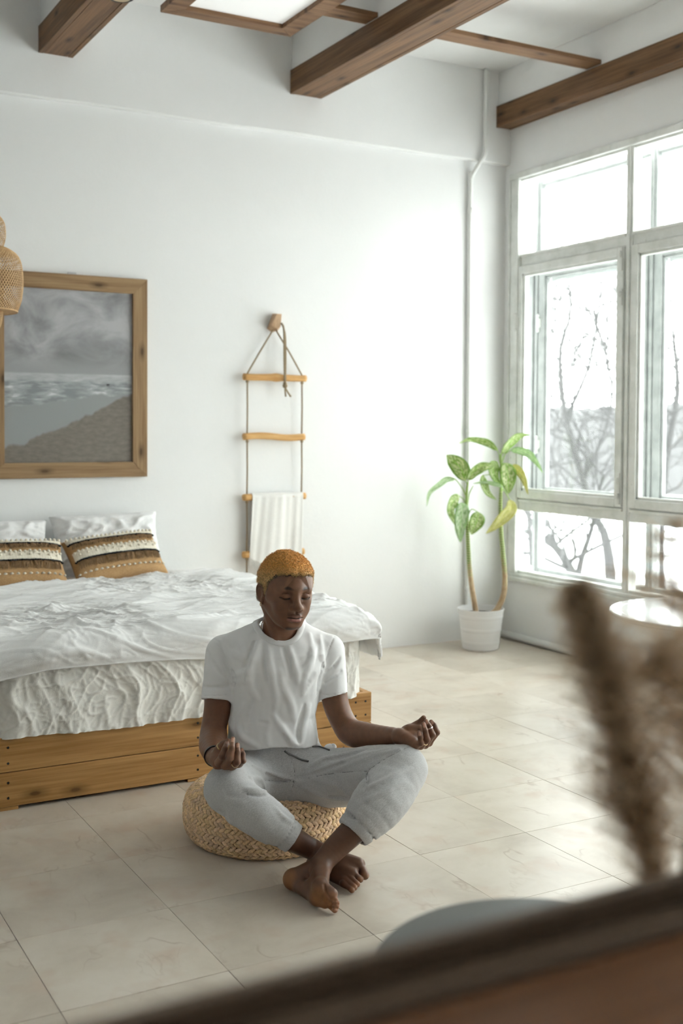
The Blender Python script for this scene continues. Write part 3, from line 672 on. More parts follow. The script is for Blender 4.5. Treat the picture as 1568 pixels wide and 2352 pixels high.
# towel over the third rung
m_tow = mat('white_gauze_towel', (.83, .82, .79), .9, .1, sheen=.2); t = NT(m_tow); v = t.coord('Object', (1, 1, 1)); t.bump(t.mix(.5, t.noise(v, 30, 4), t.noise(v, 420, 2)), .35, .005)
tow = thing('towel', 'white gauze towel with fringed hem draped over a ladder rung', 'towel', (3.07, LY, .55))
nn_ = 90; mm_ = 80; tz = rz[2]
def towel_sheet(side):
    G = np.zeros((nn_, mm_, 3))
    for i, s_ in enumerate(np.linspace(0, 1, nn_)):
        for j, l in enumerate(np.linspace(0, 1, mm_)):
            hang = l*(.40+.14*s_ if side < 0 else .36); arc_ = min(l*(.5), .034*math.pi/2)
            k = min(1, l/.06)
            sp_ = s_-.02*l+ (-.06*l*(1-s_))
            x_ = 2.895+.345*sp_+.010*math.sin(s_*9+2)*l
            fold = .007*math.sin(s_*9+1.5*l)+.006*math.sin(s_*19+.8+l)*max(0, s_-.35)+.0015*math.sin(s_*41+2*l)
            y_ = LY+side*(-1)*(-.024*math.sin(k*math.pi/2)) if False else LY+(side)*(.024*math.sin(k*math.pi/2)+.004*l)+fold*k*(.6+.4*l)*(-side if side > 0 else 1)*(.35 if side > 0 else 1)
            z_ = tz+.024*math.cos(k*math.pi/2)-max(0, hang-.03)
            G[i, j] = (x_, y_, z_)
    return G
Gf = towel_sheet(-1); Gb = towel_sheet(1); Gb[..., 1] = np.minimum(Gb[..., 1], YW-.006)
o = MB().grid(np.concatenate([Gb[:, ::-1][:, :-1], Gf], 1)).build('cloth', m_tow, tow, smooth=True, solid=.003)
m = MB()
for i in range(0, nn_, 1):
    p_ = Gf[i, -1]; L_ = R.uniform(.03, .055); m.tube(spline([p_+[0, 0, .004], p_+[R.normal(0, .004), -.003, -L_*.5], p_+[R.normal(0, .007), R.normal(0, .003), -L_]], 5), .0014, 4, cap=False)
m.build('fringe', m_tow, tow)['kind'] = 'stuff'
# ---------------------------------------------------------------- woven pendant lamp at the left edge
LC = np.array([1.095, 5.6, 0])
m_ratt = mat('bamboo_strip', (.55, .35, .17), .5, .35); t = NT(m_ratt); v = t.coord('Object'); t.color(t.ramp(t.noise(v, 50, 3), [(.3, (.44, .26, .11)), (.7, (.64, .43, .22))]))
lamp = thing('pendant_lamp', 'tiered pendant lamp of woven bamboo at the left edge', 'lamp', (LC[0], LC[1], 1.89))
def tier(prof_, n, turns, name, w_=.0042):
    pr_ = spline(prof_, 40); o = None
    for sgn in (1, -1):
        m = MB()
        for k in range(n):
            th = 2*math.pi*k/n+sgn*turns*2*math.pi*np.linspace(0, 1, 40); ro = sgn*.0009
            pts = np.c_[LC[0]+(pr_[:, 0]+ro)*np.cos(th), LC[1]+(pr_[:, 0]+ro)*np.sin(th), pr_[:, 1]]
            tg_ = np.gradient(pts, axis=0); tg_ /= np.linalg.norm(tg_, axis=1)[:, None]; nr = np.c_[np.cos(th), np.sin(th), 0*th]; sd_ = np.cross(tg_, nr); sd_ /= np.linalg.norm(sd_, axis=1)[:, None]
            m.grid(np.stack([pts-sd_*w_/2, pts+nr*.0008, pts+sd_*w_/2], 1))
        if o is None: o = m.build(name, m_ratt, lamp, smooth=False); o['kind'] = 'stuff'
        else: m.build('cross_strips', m_ratt, o)['kind'] = 'stuff'
    for z, r in ((pr_[0, 1], pr_[0, 0]), (pr_[-1, 1], pr_[-1, 0])):
        th = np.linspace(0, 2*math.pi, 61)[:-1]; MB().tube(np.c_[LC[0]+r*np.cos(th), LC[1]+r*np.sin(th), 0*th+z], .004, 6, closed=True).build('rim', m_ratt, o, smooth=True)
tier([(.06, 2.465), (.125, 2.45), (.170, 2.41), (.178, 2.34), (.165, 2.285)], 60, .22, 'shade_top')
tier([(.13, 2.295), (.20, 2.275), (.243, 2.235), (.258, 2.15), (.252, 2.05), (.232, 1.985)], 92, .25, 'shade_middle')
tier([(.165, 1.99), (.160, 1.94), (.150, 1.905), (.135, 1.893)], 60, .10, 'shade_bottom')
MB().lathe([(.165, 1.985), (.232, 1.985)], (LC[0], LC[1], 0), 60).build('ring_plate', m_ratt, lamp, solid=.003)
MB().tube([(LC[0], LC[1], 2.46), (LC[0], LC[1], ZC)], .003, 8).build('cord', m_black, lamp)
MB().lathe([(.001, 2.36), (.02, 2.36), (.02, 2.42), (.001, 2.42)], (LC[0], LC[1], 0), 20).ball((LC[0], LC[1], 2.31), (.03, .03, .045), 16, 12).build('bulb', mat('frosted_bulb', (.9, .88, .84), .3), lamp, smooth=True)
# ---------------------------------------------------------------- potted plant in the corner
POT = onZ(1103, 1489, 0); POT[2] = 0
m_pot = mat('white_metal_pot', (.84, .84, .84), .35, .4); m_soil = mat('dark_soil', (.035, .025, .02), .95)
plant = thing('potted_plant', 'tall green speckled dumb cane in a white pot by the window corner', 'plant', POT)
pz = .262
prof_ = [(.0, .001), (.112, .001), (.118, .006)]+[(.118+.030*s_+(.0016 if abs(((s_*9) % 3)-1.5) < .2 else 0), .006+(pz-.012)*s_) for s_ in np.linspace(0, 1, 28)]+[(.152, pz-.004), (.152, pz+.003), (.147, pz+.003), (.144, pz-.02), (.141, .21), (.0, .21)]
MB().lathe(prof_, POT, 56).build('pot', m_pot, plant, smooth=False, bevel=0)
MB().lathe([(.0, .232), (.07, .231), (.142, .226)], POT, 32).build('soil', m_soil, plant, smooth=True)
DP = float((POT-CAM) @ CF)
pl = lambda x, y, dd=0.0: P(930+x/4.054, 960+y/4.054, DP+dd)
m_stem, t, ac = (lambda m: (m, NT(m), None))(mat('cane_stem', (.3, .3, .1), .6))
v = t.coord('Object'); sp_ = t.n('ShaderNodeSeparateXYZ'); t.l(v, sp_.inputs[0])
hz = t.math('DIVIDE', sp_.outputs[2], 1.0); nz_ = t.noise(v, 30, 3)
ring = t.n('ShaderNodeTexWave', bands_direction='Z'); ring.inputs['Scale'].default_value = 20; ring.inputs['Distortion'].default_value = 1.2; t.l(v, ring.inputs['Vector'])
grn = t.ramp(ring.outputs['Fac'], [(.06, (.62, .56, .36)), (.18, (.17, .27, .06)), (.9, (.24, .36, .09))])
tan = t.ramp(nz_, [(.3, (.42, .29, .16)), (.7, (.60, .45, .28))])
t.color(t.mix(t.ramp(t.math('ADD', hz, t.math('MULTIPLY', t.math('SUBTRACT', nz_, .5), .35)), [(.46, (0, 0, 0)), (.60, (1, 1, 1))]), tan, grn))
m_grn = mat('petiole_green', (.33, .48, .13), .45)
s1 = [pl(665, 1840), pl(625, 1600), pl(600, 1400), pl(588, 1200), pl(580, 1020), pl(580, 920)]
s2 = [pl(770, 1845), pl(850, 1790), pl(915, 1650), pl(928, 1480), pl(912, 1280), pl(893, 1050), pl(887, 850), pl(892, 690)]
for s_, r0, r1, tail in ((s1, .0185, .0115, [pl(580, 920), pl(572, 800), pl(575, 680), pl(585, 600)]), (s2, .0215, .0110, [pl(892, 690), pl(895, 560), pl(893, 420), pl(890, 330)])):
    MB().tube(spline(s_, 50), np.linspace(r0, r1, 50), 14).build('stem', m_stem, plant, smooth=True)
    MB().tube(spline(tail, 20), np.linspace(r1, .006, 20), 10).build('leaf_sheath', m_grn, plant, smooth=True)
def leafmat(name, green, cream, amt):
    m = mat(name, green, .35, .4); t = NT(m); tc = t.n('ShaderNodeTexCoord'); sep = t.n('ShaderNodeSeparateXYZ'); t.l(tc.outputs['UV'], sep.inputs[0])
    av = t.math('ABSOLUTE', t.math('SUBTRACT', sep.outputs[1], .5))
    sk = t.n('ShaderNodeCombineXYZ'); t.l(t.math('ADD', t.math('MULTIPLY', sep.outputs[0], 14), t.math('MULTIPLY', av, -9)), sk.inputs[0]); t.l(t.math('MULTIPLY', sep.outputs[1], 9), sk.inputs[1]); t.l(t.math('MULTIPLY', t.rand(), 20), sk.inputs[2])
    n = t.noise(sk.outputs[0], 1.3, 4, .6); f_ = t.ramp(n, [(.52-amt, (0, 0, 0)), (.60-amt, (1, 1, 1))])
    ed = t.ramp(av, [(.33, (1, 1, 1)), (.44, (0, 0, 0))]); c = t.mix(t.mix(1.0, f_, ed, 'MULTIPLY'), green, cream)
    rib = t.ramp(av, [(.012, (1, 1, 1)), (.03, (0, 0, 0))]); c = t.mix(t.math('MULTIPLY', rib, .7), c, tuple(min(1, g*1.9) for g in green))
    t.color(c); t.b.inputs['Transmission Weight'].default_value = 0
    # thin leaf: let light through
    nt = m.node_tree; out = nt.nodes['Material Output']; tr = nt.nodes.new('ShaderNodeBsdfTranslucent'); nt.links.new(c, tr.inputs['Color']); mx = nt.nodes.new('ShaderNodeMixShader'); mx.inputs[0].default_value = .35
    nt.links.new(t.b.outputs[0], mx.inputs[1]); nt.links.new(tr.outputs[0], mx.inputs[2]); nt.links.new(mx.outputs[0], out.inputs[0]); return m
m_l1 = leafmat('speckled_leaf', (.27, .47, .08), (.84, .88, .58), .06); m_l2 = leafmat('pale_leaf', (.36, .58, .24), (.80, .90, .70), .07); m_l3 = leafmat('yellowing_leaf', (.62, .62, .20), (.82, .80, .46), .05)
def leaf(mid, w, m, side=None, fold=.25, wav=.1, label=None, pet=None, roll=0.0):
    """mid: list of crop px (+ depth offset); w: half width in crop px; side: blade direction in the picture"""
    pts = np.array([pl(*q) for q in mid]); sp = spline(pts, 22); n = 9
    tg = np.gradient(sp, axis=0); tg /= np.linalg.norm(tg, axis=1)[:, None]
    vd = -CF; G = np.zeros((22, n, 3)); uv = []
    for i in range(22):
        s_ = i/21; wd = w*(math.sin(math.pi*min(1, s_**.8*.97+.03))**.75)*(1-.25*s_)/4.054*DP/FPX
        sd = np.cross(tg[i], vd); sd /= np.linalg.norm(sd)+1e-9; nm = np.cross(sd, tg[i]); sd2 = sd*math.cos(roll)+nm*math.sin(roll); nm2 = np.cross(sd2, tg[i])
        for j in range(n):
            a = (j/(n-1)-.5)*2
            G[i, j] = sp[i]+sd2*a*wd+nm2*(abs(a)*fold*wd+wav*wd*math.sin(s_*11+a*2)*abs(a)); uv.append((s_, j/(n-1)))
    o = MB().grid(G).build('leaf', m, plant, smooth=True, uv=np.array(uv), solid=.0008)
    if label: o['label'] = label
    if pet is not None:
        MB().tube(spline([pl(*q) for q in pet], 14), np.linspace(.0042, .0026, 14), 8).build('petiole', m_grn, plant, smooth=True)
leaf([(560, 580), (520, 470), (440, 390), (385, 345, -.03)], 92, m_l1, pet=[(585, 620), (570, 600), (560, 580)], roll=.2)
leaf([(590, 575, -.03), (630, 500, -.05), (700, 450, -.06), (780, 440, -.06), (865, 425, -.04)], 62, m_l1, pet=[(582, 640), (588, 600), (590, 575, -.03)], fold=.5, roll=-.5)
leaf([(470, 570, -.02), (380, 565, -.05), (300, 620, -.07), (220, 700, -.08), (200, 825, -.08)], 38, m_l2, pet=[(570, 730), (530, 650), (470, 570, -.02)], roll=.7, fold=.5)
leaf([(500, 725, -.03), (450, 770, -.05), (420, 870, -.06), (480, 1020, -.06)], 62, m_l1, pet=[(580, 850), (545, 760), (500, 725, -.03)], roll=.5)
leaf([(540, 790, -.06), (530, 880, -.08), (510, 1030, -.09), (515, 1160, -.08)], 72, m_l2, pet=[(580, 860), (565, 810), (540, 790, -.06)])
leaf([(685, 880, -.03), (670, 950, -.05), (640, 1020, -.06), (615, 1088, -.06)], 78, m_l1, pet=[(590, 900), (620, 850), (685, 880, -.03)])
leaf([(860, 300), (780, 235), (690, 205), (590, 198, -.03), (497, 238, -.05)], 42, m_l1, roll=.6, pet=[(885, 420), (875, 350), (860, 300)])
leaf([(900, 330), (950, 260), (1020, 190), (1080, 160), (1165, 155, -.02)], 50, m_l1, roll=-.5, pet=[(890, 420), (892, 370), (900, 330)])
leaf([(985, 300, .0), (1060, 300, -.03), (1150, 330, -.05), (1220, 410, -.07), (1285, 515, -.08)], 44, m_l2, roll=-.5, pet=[(895, 440), (930, 340), (985, 300)])
leaf([(935, 420, -.04), (955, 520, -.07), (960, 620, -.08), (960, 710, -.08)], 84, m_l1, pet=[(892, 500), (905, 430), (935, 420, -.04)])
leaf([(830, 400, .02), (820, 470, .0), (830, 540, .0), (880, 640, .0)], 62, m_l1, pet=[(892, 520), (860, 420), (830, 400, .02)], roll=.3)
leaf([(1000, 440, -.02), (1060, 490, -.05), (1105, 570, -.07), (1145, 715, -.08)], 44, m_l3, roll=-.4, pet=[(893, 520), (950, 450), (1000, 440, -.02)])
leaf([(720, 535, -.03), (735, 620, -.05), (770, 700, -.06), (850, 765, -.06)], 42, m_l1, roll=.3, pet=[(890, 600), (820, 530), (720, 535, -.03)])
leaf([(905, 645, -.02), (840, 610, -.05), (740, 595, -.06), (625, 612, -.06)], 30, m_l2, roll=.8, pet=[(890, 660), (898, 650), (905, 645, -.02)])
leaf([(975, 765, -.03), (985, 850, -.06), (900, 940, -.08), (830, 1010, -.09), (750, 1078, -.10)], 62, m_l3, label='yellowing drooping leaf', pet=[(893, 640), (940, 700), (975, 765, -.03)])
leaf([(637, 625, -.01), (600, 700, -.01), (585, 800, -.01)], 6, m_grn, roll=0)
# ---------------------------------------------------------------- braided pouf
PC = onZ(600, 1985, 0); PC = PC+np.array([CF[0], CF[1], 0])/np.hypot(CF[0], CF[1])*.285; PC[2] = 0
m_straw = mat('banana_fibre', (.58, .42, .25), .6, .3); t = NT(m_straw); v = t.coord('Object'); a = t.n('ShaderNodeAttribute', attribute_name='Col')
fib = t.noise(v, 160, 4, .7); t.color(t.mix(1.0, a.outputs['Color'], t.ramp(fib, [(.25, (.62, .58, .52)), (.6, (1.12, 1.1, 1.06))]), 'MULTIPLY')); t.bump(fib, .5, .003)
pouf = thing('pouf', 'round braided straw pouf under the seated man', 'pouf', PC)
PR, PH = .29, .178
prof = []   # profile from the floor up and over to the centre
for a in np.linspace(-62, 90, 60): 
    ca, sa = math.cos(math.radians(a)), math.sin(math.radians(a)); prof.append((PR-.085+.085*abs(ca)**.75, PH/2+PH/2*np.sign(sa)*abs(sa)**.75))
prof += [(r, PH+.001*math.sin(r*40)) for r in np.linspace(PR-.09, .02, 30)]
prof = np.array(prof); sl = np.r_[0, np.cumsum(np.linalg.norm(np.diff(prof, axis=0), axis=1))]
pitch = .0295; rr = np.random.RandomState(2)
def pat(s_):
    r = np.interp(s_, sl, prof[:, 0]); z = np.interp(s_, sl, prof[:, 1]); e = .002
    dr = np.interp(s_+e, sl, prof[:, 0])-np.interp(s_-e, sl, prof[:, 0]); dz = np.interp(s_+e, sl, prof[:, 1])-np.interp(s_-e, sl, prof[:, 1]); L = math.hypot(dr, dz)+1e-9
    return r, z, dr/L, dz/L
MB().lathe([(.0, .004)]+[(max(.001, r-.012*1), max(.004, z-.010)) for r, z in prof[::3]]+[(.0, PH-.012)], PC, 40).build('core', mat('pouf_core', (.16, .10, .055), .9), pouf, smooth=True)
def leaf_template(n=7, m=6):
    V = []; F = []
    for i in range(n):
        s_ = i/(n-1); w = math.sin(math.pi*min(1, s_*.94+.04))**.9
        for k in range(m):
            th = 2*math.pi*k/m; V.append((s_-.5, math.cos(th)*w*.5, math.sin(th)*w*.42+.35*math.sin(math.pi*s_)))
    for i in range(n-1):
        for k in range(m):
            l = (k+1) % m; F.append((i*m+k, i*m+l, (i+1)*m+l, (i+1)*m+k))
    return np.array(V), F
LV, LF = leaf_template()
s0 = pitch*.45; row = 0
while s0 < sl[-1]:
    r, z, tr, tz = pat(s0)
    n = max(5, int(round(2*math.pi*r/.0215))); mb = MB(); cols = []
    for i in range(n):
        for sd in (-1, 1):
            th = 2*math.pi*(i+(.5 if sd > 0 else 0)+rr.uniform(-.04, .04))/n+row*.37
            er = np.array([math.cos(th), math.sin(th), 0]); et = np.array([-math.sin(th), math.cos(th), 0])
            tv = er*tr+UPZ*tz; nv = er*tz-UPZ*tr
            ang = sd*(.60+rr.uniform(-.05, .05)); ln = .042*rr.uniform(.95, 1.05); wd = .0158*rr.uniform(.92, 1.08)
            d1 = et*math.cos(ang)+tv*math.sin(ang); d2 = -et*math.sin(ang)+tv*math.cos(ang)
            c = PC+er*r+UPZ*z+tv*sd*pitch*.225+nv*rr.uniform(-.0008, .0008)
            V = c+LV[:, :1]*ln*d1+LV[:, 1:2]*wd*d2+LV[:, 2:]*.0105*nv
            mb.add(V, LF); k = rr.uniform(.82, 1.08); wm = rr.uniform(-.04, .05)
            cols.append(np.tile(np.array([.86+wm*.4, .63+wm*.3, .41-wm*.8])*k, (len(LV), 1)))
    o = mb.build('braid_coil', m_straw, pouf, smooth=True, col=np.vstack(cols)); o['kind'] = 'stuff'
    s0 += pitch; row += 1
# ---------------------------------------------------------------- implicit surfaces -> one smooth mesh
def smin(a, b, k):
    if k <= 0: return np.minimum(a, b)
    h = np.clip(.5+.5*(a-b)/k, 0, 1); return a*(1-h)+b*h-k*h*(1-h)
def smax(a, b, k): return -smin(-a, -b, k)
def d_cone(X, Y, Z, a, b, ra, rb):
    ba = b-a; L = ba@ba+1e-12
    t = np.clip(((X-a[0])*ba[0]+(Y-a[1])*ba[1]+(Z-a[2])*ba[2])/L, 0, 1)
    return np.sqrt((X-a[0]-t*ba[0])**2+(Y-a[1]-t*ba[1])**2+(Z-a[2]-t*ba[2])**2)-(ra+(rb-ra)*t)
def d_ell(X, Y, Z, c, r, R=None):
    x, y, z = X-c[0], Y-c[1], Z-c[2]
    if R is not None: x, y, z = (R[0, i]*x+R[1, i]*y+R[2, i]*z for i in range(3)) if False else [R[i, 0]*x+R[i, 1]*y+R[i, 2]*z for i in range(3)]
    k0 = np.sqrt((x/r[0])**2+(y/r[1])**2+(z/r[2])**2)+1e-9; k1 = np.sqrt((x/r[0]**2)**2+(y/r[1]**2)**2+(z/r[2]**2)**2)+1e-9
    return k0*(k0-1)/k1
class Field:
    def __init__(s, lo, hi, h):
        s.lo = np.array(lo, float); s.h = h; s.n = np.ceil((np.array(hi)-s.lo)/h).astype(int)+1
        s.F = np.full(s.n, .2, np.float32); s.ax = [s.lo[i]+np.arange(s.n[i])*h for i in range(3)]
    def sub3(s, lo, hi):
        i0 = np.clip(np.floor((np.array(lo)-s.lo)/s.h).astype(int), 0, s.n); i1 = np.clip(np.ceil((np.array(hi)-s.lo)/s.h).astype(int)+1, 0, s.n)
        sl = tuple(slice(a, b) for a, b in zip(i0, i1))
        return sl, s.ax[0][sl[0]][:, None, None], s.ax[1][sl[1]][None, :, None], s.ax[2][sl[2]][None, None, :]
    def op(s, lo, hi, fn, k, mode):
        sl, X, Y, Z = s.sub3(lo, hi)
        if s.F[sl].size == 0: return
        d = fn(X, Y, Z); 
        s.F[sl] = smin(s.F[sl], d, k) if mode > 0 else smax(s.F[sl], -d, k)
    def cone(s, a, b, ra, rb=None, k=.01, mode=1):
        a = np.array(a, float); b = np.array(b, float); rb = ra if rb is None else rb; m = max(ra, rb)+k+3*s.h
        s.op(np.minimum(a, b)-m, np.maximum(a, b)+m, lambda X, Y, Z: d_cone(X, Y, Z, a, b, ra, rb), k, mode)
    def chain(s, pts, rad, k=.01, mode=1, kk=0):
        """connected tapered capsules, hard-joined to each other, then blended into the field"""
        p = np.array(pts, float); rad = np.broadcast_to(np.asarray(rad, float), (len(p),)); m = rad.max()+k+3*s.h
        def fn(X, Y, Z):
            d = None
            for i in range(len(p)-1):
                e = d_cone(X, Y, Z, p[i], p[i+1], rad[i], rad[i+1]); d = e if d is None else smin(d, e, kk)
            return d
        s.op(p.min(0)-m, p.max(0)+m, fn, k, mode)
    def ell(s, c, r, k=.01, mode=1, R=None):
        c = np.array(c, float); r = np.array(r, float); m = (r.max() if R is not None else r)+k+3*s.h
        s.op(c-m, c+m, lambda X, Y, Z: d_ell(X, Y, Z, c, r, R), k, mode)
    def at(s, p):
        q = (np.asarray(p, float)-s.lo)/s.h; q = np.clip(q, 0, s.n-1.001); i = q.astype(int); f = q-i; o = 0
        for a in (0, 1):
            for b in (0, 1):
                for c in (0, 1):
                    o = o+s.F[i[..., 0]+a, i[..., 1]+b, i[..., 2]+c]*np.where(a, f[..., 0], 1-f[..., 0])*np.where(b, f[..., 1], 1-f[..., 1])*np.where(c, f[..., 2], 1-f[..., 2])
        return o
    def hit(s, x, y, d0=3.1, d1=4.5):
        """first surface point seen through pixel x, y"""
        d = np.arange(d0, d1, .003); r = ray(x, y); p = CAM+r*d[:, None]
        ins = np.all((p > s.lo) & (p < s.lo+(s.n-1)*s.h), 1); v = np.where(ins, s.at(p), .2)
        i = np.argmax(v < 0)
        if v[i] >= 0: return None, None
        n = -ray(x, y); q = p[i]; e = .004
        g = np.array([s.at(q+np.eye(3)[j]*e)-s.at(q-np.eye(3)[j]*e) for j in range(3)]); g /= np.linalg.norm(g)+1e-9
        return q, g
    def fold(s, pix, r=.008, h=.004, k=.008, mode=1, taper=True):
        """ridge (mode 1) or crease (mode -1) along a pixel path laid on the surface"""
        pts = []
        for x, y in spline(pix, max(6, len(pix)*4)):
            q, g = s.hit(x, y)
            if q is not None: pts.append(q+g*((h-r) if mode > 0 else (r-h)))
        if len(pts) < 2: return
        # drop jumps
        out = [pts[0]]
        for q in pts[1:]:
            if np.linalg.norm(q-out[-1]) < .06: out.append(q)
        n = len(out)
        if n < 2: return
        t = np.linspace(0, 1, n); w = np.sin(np.pi*np.clip(t*.9+.05, 0, 1))**.6 if taper else np.ones(n)
        s.chain(out, r*(.35+.65*w), k, mode)
    def displace(s, fn):
        X = np.stack(np.meshgrid(*s.ax, indexing='ij'), -1); near = np.abs(s.F) < .03
        s.F[near] += fn(X[near])
    def mesh(s):
        F = s.F; n = s.n-1; S = F < 0
        c = np.zeros(n, np.int8)
        for a in (0, 1):
            for b in (0, 1):
                for d in (0, 1): c += S[a:a+n[0], b:b+n[1], d:d+n[2]]
        act = (c > 0) & (c < 8); I = np.argwhere(act); idx = np.full(n, -1, np.int64); idx[act] = np.arange(len(I))
        acc = np.zeros((len(I), 3)); cnt = np.zeros(len(I))
        co = [(0, 0, 0), (1, 0, 0), (0, 1, 0), (1, 1, 0), (0, 0, 1), (1, 0, 1), (0, 1, 1), (1, 1, 1)]
        vals = [F[I[:, 0]+a, I[:, 1]+b, I[:, 2]+d] for a, b, d in co]
        for i in range(8):
            for ax in range(3):
                if co[i][ax]: continue
                o2 = list(co[i]); o2[ax] = 1; j = co.index(tuple(o2)); a, b = vals[i], vals[j]; m = (a < 0) != (b < 0)
                t = a[m]/(a[m]-b[m]); q = np.tile(np.array(co[i], float), (m.sum(), 1)); q[:, ax] += t; acc[m] += q; cnt[m] += 1
        v = s.lo+s.h*(I+acc/cnt[:, None]); faces = []
        for ax in range(3):
            b1, b2 = (ax+1) % 3, (ax+2) % 3
            sl0 = [slice(None)]*3; sl1 = [slice(None)]*3; sl0[ax] = slice(0, -1); sl1[ax] = slice(1, None)
            A, B = S[tuple(sl0)], S[tuple(sl1)]; E = np.argwhere(A != B)
            ok = (E[:, b1] > 0) & (E[:, b2] > 0) & (E[:, b1] < n[b1]) & (E[:, b2] < n[b2]); E = E[ok]
            fl = A[tuple(E.T)]
            def cell(o1, o2):
                q = E.copy(); q[:, b1] -= o1; q[:, b2] -= o2; return idx[tuple(q.T)]
            q = np.stack([cell(1, 1), cell(0, 1), cell(0, 0), cell(1, 0)], 1)
            q[~fl] = q[~fl][:, ::-1]; faces.append(q)
        return v, np.vstack(faces)
def smooth_mesh(v, f, it=2, lam=.5):
    n = len(v)
    for _ in range(it):
        acc = np.zeros_like(v); cnt = np.zeros(n)
        for a in range(4):
            b = (a+1) % 4
            np.add.at(acc, f[:, a], v[f[:, b]]); np.add.at(cnt, f[:, a], 1); np.add.at(acc, f[:, b], v[f[:, a]]); np.add.at(cnt, f[:, b], 1)
        v = v+(acc/np.maximum(cnt, 1)[:, None]-v)*lam
    return v
def fast_mesh(name, v, f, m, parent, col=None, smooth=True, uv=None):
    v = np.asarray(v)-origin(parent); me = bpy.data.meshes.new(name)
    me.vertices.add(len(v)); me.vertices.foreach_set('co', v.astype(np.float32).ravel())
    k = f.shape[1]; me.loops.add(f.size); me.loops.foreach_set('vertex_index', f.astype(np.int32).ravel())
    me.polygons.add(len(f)); me.polygons.foreach_set('loop_start', np.arange(0, f.size, k, dtype=np.int32))
    me.update(calc_edges=True)
    if smooth: me.polygons.foreach_set('use_smooth', np.ones(len(f), bool))
    if col is not None:
        ca = me.color_attributes.new('Col', 'FLOAT_COLOR', 'POINT'); c4 = np.ones((len(v), 4), np.float32); c4[:, :3] = col; ca.data.foreach_set('color', c4.ravel())
    me.validate(); me.materials.append(m)
    o = bpy.data.objects.new(name, me); link(o); o.parent = parent; ORG[o.name] = origin(parent); return o
def paint(v, base, blobs):
    """blend colours in around 3D points or chains: (pts, radius, soft, colour, strength)"""
    c = np.tile(np.array(base, float), (len(v), 1))
    for pts, rad, soft, colr, st in blobs:
        p = np.atleast_2d(np.array(pts, float))
        if len(p) == 1: d = np.linalg.norm(v-p[0], axis=1)
        else:
            d = np.full(len(v), 9.)
            for a, b in zip(p[:-1], p[1:]):
                ba = b-a; t = np.clip((v-a)@ba/(ba@ba+1e-12), 0, 1); d = np.minimum(d, np.linalg.norm(v-a-t[:, None]*ba, axis=1))
        w = (np.clip((rad+soft-d)/soft, 0, 1)*st)[:, None]; c = c*(1-w)+np.array(colr)*w
    return c
# ---------------------------------------------------------------- the seated man
def PZ(x, y, z): return onZ(x, y, z)
RH = np.array([CR[0], CR[1], 0]); RH /= np.linalg.norm(RH); UP = np.array([0, 0, 1.]); FH = np.cross(UP, RH)
man = thing('person', 'man in white t-shirt and grey sweatpants sitting cross-legged with eyes closed', 'person', onZ(640, 1900, .0))
m_skin, t, ac = attr_mat('skin', .42, .45)
v = t.coord('Object'); n1 = t.noise(v, 60, 4); n2 = t.noise(v, 420, 2)
t.color(t.mix(.22, ac, t.mix(1.0, ac, t.ramp(n1, [(.3, (.55, .5, .48)), (.7, (1.5, 1.4, 1.3))]), 'MULTIPLY')))
t.bump(t.mix(.5, n1, n2), .10, .002)
t.b.inputs['Subsurface Weight'].default_value = .06; t.b.inputs['Subsurface Radius'].default_value = (.012, .005, .003)
t.l(t.ramp(n1, [(.3, (.36, .36, .36)), (.7, (.52, .52, .52))]), t.b.inputs['Roughness'])
SK = (.195, .095, .055); PALM = (.27, .125, .065); SOLE = (.30, .135, .055); NAIL = (.52, .29, .21)

# ---- head (built in its own axes: x to his left, y forward, z up)
HS, HSZ = 1.085, .965
hy, hp, hr = .415, .03, .05
def rotm():
    c, s = math.cos(hp), math.sin(hp); A = np.array([[1, 0, 0], [0, c, s], [0, -s, c]])
    c, s = math.cos(hr), math.sin(hr); B = np.array([[c, 0, s], [0, 1, 0], [-s, 0, c]])
    c, s = math.cos(hy), math.sin(hy); C_ = np.array([[c, s, 0], [-s, c, 0], [0, 0, 1]])
    return C_ @ B @ A
HR = np.stack([RH, -FH, UP], 1) @ rotm(); HC = P(656, 1360, 3.93)
def h2w(a): return HC+(np.asarray(a, float)*[HS, HS, HS*HSZ]) @ HR.T
def w2h(w): return ((np.asarray(w)-HC) @ HR)/[HS, HS, HS*HSZ]
nb = w2h(P(640, 1500, 3.985)); ns = w2h(P(646, 1478, 3.915))
f = Field((-.105, -.15, -.235), (.105, .135, .135), .00165)
f.ell((0, -.014, .030), (.0755, .097, .081), 0)
f.ell((0, .022, -.012), (.0635, .066, .093), .03)
f.ell((0, .036, .050), (.058, .052, .052), .045)
f.ell((0, .030, -.060), (.046, .056, .046), .025)
f.ell((0, .067, -.091), (.0165, .018, .0165), .026)
f.cone((0, -.028, -.045), nb, .054, .060, .02)
for s in (-1, 1):
    f.cone((s*.055, -.006, -.040), (s*.019, .062, -.092), .015, .012, .024)
    f.ell((s*.034, .062, -.040), (.022, .022, .026), .022)
    f.cone((s*.041, .064, -.014), (s*.060, .030, -.008), .016, .013, .02)
    f.cone((s*.012, .0885, .0235), (s*.044, .073, .021), .0085, .008, .022)
    f.cone((s*.060, -.022, -.05), ns+[s*.010, -.004, 0], .011, .010, .012)
    f.ell((s*.032, .099, .002), (.0175, .016, .0125), .012, -1)
f.cone((0, .0855, .016), (0, .1075, -.027), .0095, .0115, .016)
f.ell((0, .1085, -.0325), (.0135, .0115, .0115), .010)
f.ell((0, .066, -.064), (.034, .030, .026), .02)
f.ell((0, .0985, -.054), (.0035, .004, .008), .006, -1)
